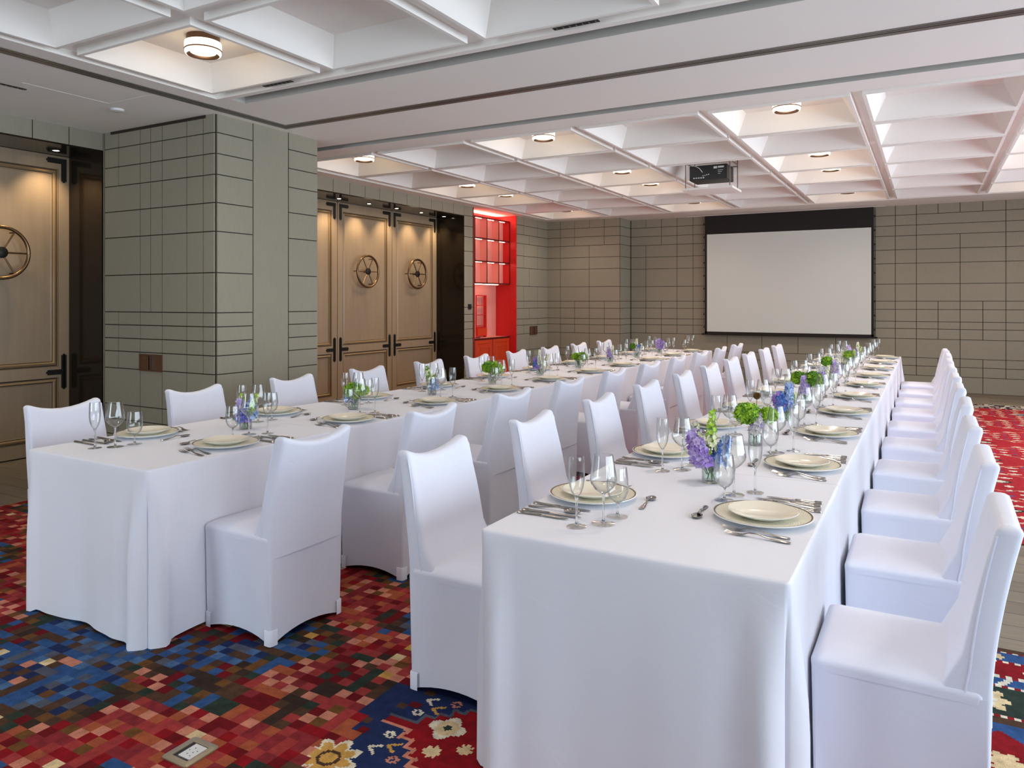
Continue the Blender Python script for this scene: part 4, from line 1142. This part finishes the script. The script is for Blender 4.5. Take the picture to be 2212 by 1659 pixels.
def ball(parent, rr, base, c, rad, mats, n=120, size=.011, sq=.8):
    obj('flower_stem', MB().tube(curve_pts(base, c, (0, 0, 0)), .003, 6), M['stem'], parent)
    mb = MB(); C = Vector(c)
    R = []
    for j in range(7):
        ph = PI*j/6; R.append([(C.x+rad*.82*math.sin(ph)*math.cos(2*PI*i/12)+1e-5*i, C.y+rad*.82*math.sin(ph)*math.sin(2*PI*i/12), C.z+rad*.82*sq*math.cos(ph)) for i in range(12)])
    mb.rings(R)
    for k in range(n):
        z = 1-2*(k+.5)/n; t = k*2.39996; s_ = math.sqrt(1-z*z); d = Vector((s_*math.cos(t), s_*math.sin(t), z))
        q = C+Vector((d.x, d.y, d.z*sq))*rad*rr.uniform(.72, 1.10); mb.cur = rr.choice(range(len(mats)))
        petal_cluster(mb, q, d, size*rr.uniform(.8, 1.2), 4, rr, .5)
    obj('flower_head', mb, mats, parent, smooth=False)
def leaves(parent, rr, n=6, h=.07, z0=.03, spread=.035):
    mb = MB()
    for k in range(n):
        a = rr.uniform(0, 6.28); b = Vector((.008*math.cos(a), .008*math.sin(a), z0)); t = Vector((spread*math.cos(a), spread*math.sin(a), z0+h*rr.uniform(.6, 1.1)))
        s_ = Vector((-math.sin(a), math.cos(a), 0))*.008; m = (b+t)/2+Vector((0, 0, .006))
        i = len(mb.v); mb.v += [tuple(b), tuple(m+s_), tuple(t), tuple(m-s_)]; mb.f += [(i, i+1, i+2), (i, i+2, i+3)]; mb.m += [0, 0]
    obj('leaf_bunch', mb, M['leaf'], parent, smooth=False)
def vase(mtx, seed, spec, lab):
    rr = random.Random(seed)
    r = empty('flower_vase', lab, 'flower vase', mtx, 'small glass flower vases down the table centres')
    rt, H = .036, .088
    obj('glass_vase', MB().lathe([(.001, 0), (.031, 0), (.033, .002), (rt, H), (rt-.0018, H), (.0312, .009), (.001, .008)], 28), M['vaseg'], r, ang=70)
    obj('vase_water', MB().lathe([(.0305, .009), (.0328, .050), (.001, .050)], 24), M['water'], r, ang=70)
    st = MB()
    for k in range(5):
        a = k*1.3; st.tube([(.016*math.cos(a), .016*math.sin(a), .011), (-.012*math.cos(a), -.012*math.sin(a), .085)], .002, 5)
    obj('flower_stem', st, M['stem'], r)
    leaves(r, rr, 9, .06, .035, .03)
    for s_ in spec:
        k, dx, dy, h = s_[:4]; b = (dx*.2, dy*.2, .03); t = (dx, dy, h)
        if k == 'delph': spike(r, rr, b, t, .036, .028, 38, [M[q] for q in s_[4]], .26)
        elif k == 'stock': spike(r, rr, b, t, .030, .014, 46, [M[q] for q in s_[4]], .30, 'flower_spray')
        elif k == 'ball': ball(r, rr, b, t, s_[5]*1.12, [M[q] for q in s_[4]], 170, .017)
        elif k == 'pod':
            obj('flower_stem', MB().tube(curve_pts(b, t, (0, 0, 0)), .0018, 6), M['stem'], r)
            mb = MB(); C = Vector(t)
            for q in range(90):
                z = 1-2*(q+.5)/90; a = q*2.4; s2 = math.sqrt(1-z*z); d = Vector((s2*math.cos(a), s2*math.sin(a), z)); petal_cluster(mb, C+d*.008, d, .008, 3, rr, 1.2)
            obj('seed_head', mb, M['pod'], r, smooth=False)
LV, PU, BL, PB, CR, WH = 'lav', 'purple', 'blue', 'pblue', 'cream', 'wpetal'
R_V = [([('delph', -.075, -.01, .185, (PU, LV)), ('delph', -.035, -.05, .165, (LV, LV, PU)), ('stock', .005, .01, .275, (CR, 'lime')), ('delph', .055, .03, .165, (PB, PB, BL)), ('stock', -.07, .03, .22, (LV, CR))], 'purple and pale blue delphinium with a tall green spray'),
       ([('ball', -.035, -.02, .155, ('lime', 'lime', 'dgreen'), .05), ('ball', .055, .015, .145, ('lime', 'lime'), .034), ('delph', .015, -.035, .15, (LV, WH)), ('pod', .0, .03, .235)], 'lime green blossom, lavender and a brown seed head'),
       ([('delph', -.03, -.03, .16, (BL, BL, PU)), ('delph', .02, .01, .21, (PB, BL)), ('delph', -.06, .0, .13, (PU,)), ('stock', .05, .02, .16, (CR, 'lime'))], 'bright blue delphinium'),
       ([('ball', .045, .0, .165, ('dgreen', 'lime', 'dgreen'), .052), ('ball', -.05, .02, .165, ('dgreen', 'lime'), .042), ('delph', -.01, -.04, .18, (LV,))], 'two moss green blossom heads and lavender'),
       ([('delph', .0, .0, .17, (LV, WH)), ('stock', .05, .02, .19, (CR, WH)), ('delph', -.05, .0, .13, (LV, WH))], 'pale lavender and white blooms'),
       ([('ball', -.055, .0, .16, ('dgreen', 'dgreen', 'lime'), .04), ('delph', .0, -.01, .17, (LV, WH)), ('stock', .03, .01, .19, (WH, CR)), ('delph', .06, .0, .13, (PU, LV))], 'lavender, cream and dark green blooms'),
       ([('ball', .055, .0, .165, ('lime', 'dgreen'), .045), ('stock', -.01, .0, .21, (CR, WH)), ('stock', .01, .03, .15, (CR,))], 'cream spray and one round green head'),
       ([('delph', -.03, .0, .21, (LV, WH)), ('delph', -.03, .02, .14, (PU,)), ('stock', .03, .0, .17, (CR, 'gold') if False else (CR, 'lime'))], 'upright mauve spike and yellow-green sprig'),
       ([('stock', .0, .0, .21, (CR, WH)), ('stock', .03, .02, .16, (CR, 'lime')), ('delph', -.03, .0, .12, (PU,))], 'thin cream and green sprays')]
L_V = [([('delph', -.035, -.01, .155, (LV, WH, LV)), ('delph', .03, .03, .165, (BL, PB)), ('stock', -.05, .02, .185, (CR, 'lime')), ('stock', .055, .03, .19, (CR, 'lime')), ('delph', .0, -.02, .10, (BL, PU))], 'lavender and deep blue flowers with yellow-green tips'),
       ([('ball', .0, .0, .12, ('lime', 'dgreen'), .05), ('ball', .06, .02, .125, ('lime',), .03), ('delph', -.05, .0, .13, (BL,))], 'lime green blossom and a touch of blue'),
       ([('stock', -.05, .0, .21, (CR, 'dgreen')), ('delph', .03, .0, .11, (PB, BL)), ('stock', .0, .03, .15, ('dgreen', CR))], 'thin arching green twig and pale blue blooms'),
       ([('ball', -.03, .0, .14, ('lime', 'dgreen'), .05), ('ball', .055, .0, .13, ('lime',), .038), ('stock', .02, .02, .19, ('lime',))], 'broad bright green blossom heads'),
       ([('stock', .0, .0, .24, (CR, WH)), ('delph', -.05, .0, .15, (BL, PU)), ('stock', .07, .03, .19, (CR, WH))], 'tall cream sprays and indigo blooms'),
       ([('ball', .045, .0, .12, ('lime', 'dgreen'), .045), ('ball', -.04, .02, .12, ('lime',), .03)], 'green blossom leaning to the right'),
       ([('delph', .0, .0, .14, (LV, PU)), ('stock', .035, .0, .19, (CR, WH)), ('stock', -.03, .0, .17, (WH, LV))], 'mauve blooms below white sprigs'),
       ([('stock', .0, .0, .23, (WH, CR)), ('delph', .03, .0, .15, (BL, WH)), ('ball', -.045, .0, .14, ('dgreen',), .03), ('stock', .05, .03, .17, (WH, CR))], 'white, blue and green mixed blooms'),
       ([('delph', .0, .0, .19, (PU, LV)), ('delph', -.04, .0, .17, (LV,)), ('delph', .045, .0, .16, (PU, LV))], 'dense purple blooms')]
for k in range(9):
    y = 2.895+.862*k
    s, l = R_V[k]; n_ = ORD[k]
    vase(T((-.735, y, ZT)), 100+k, s, 'glass vase of %s, right-hand table' % l)
    s, l = L_V[k]
    vase(MT @ T((-3.285, y-.04, ZT)), 200+k, s, 'glass vase of %s, left-hand table' % l)
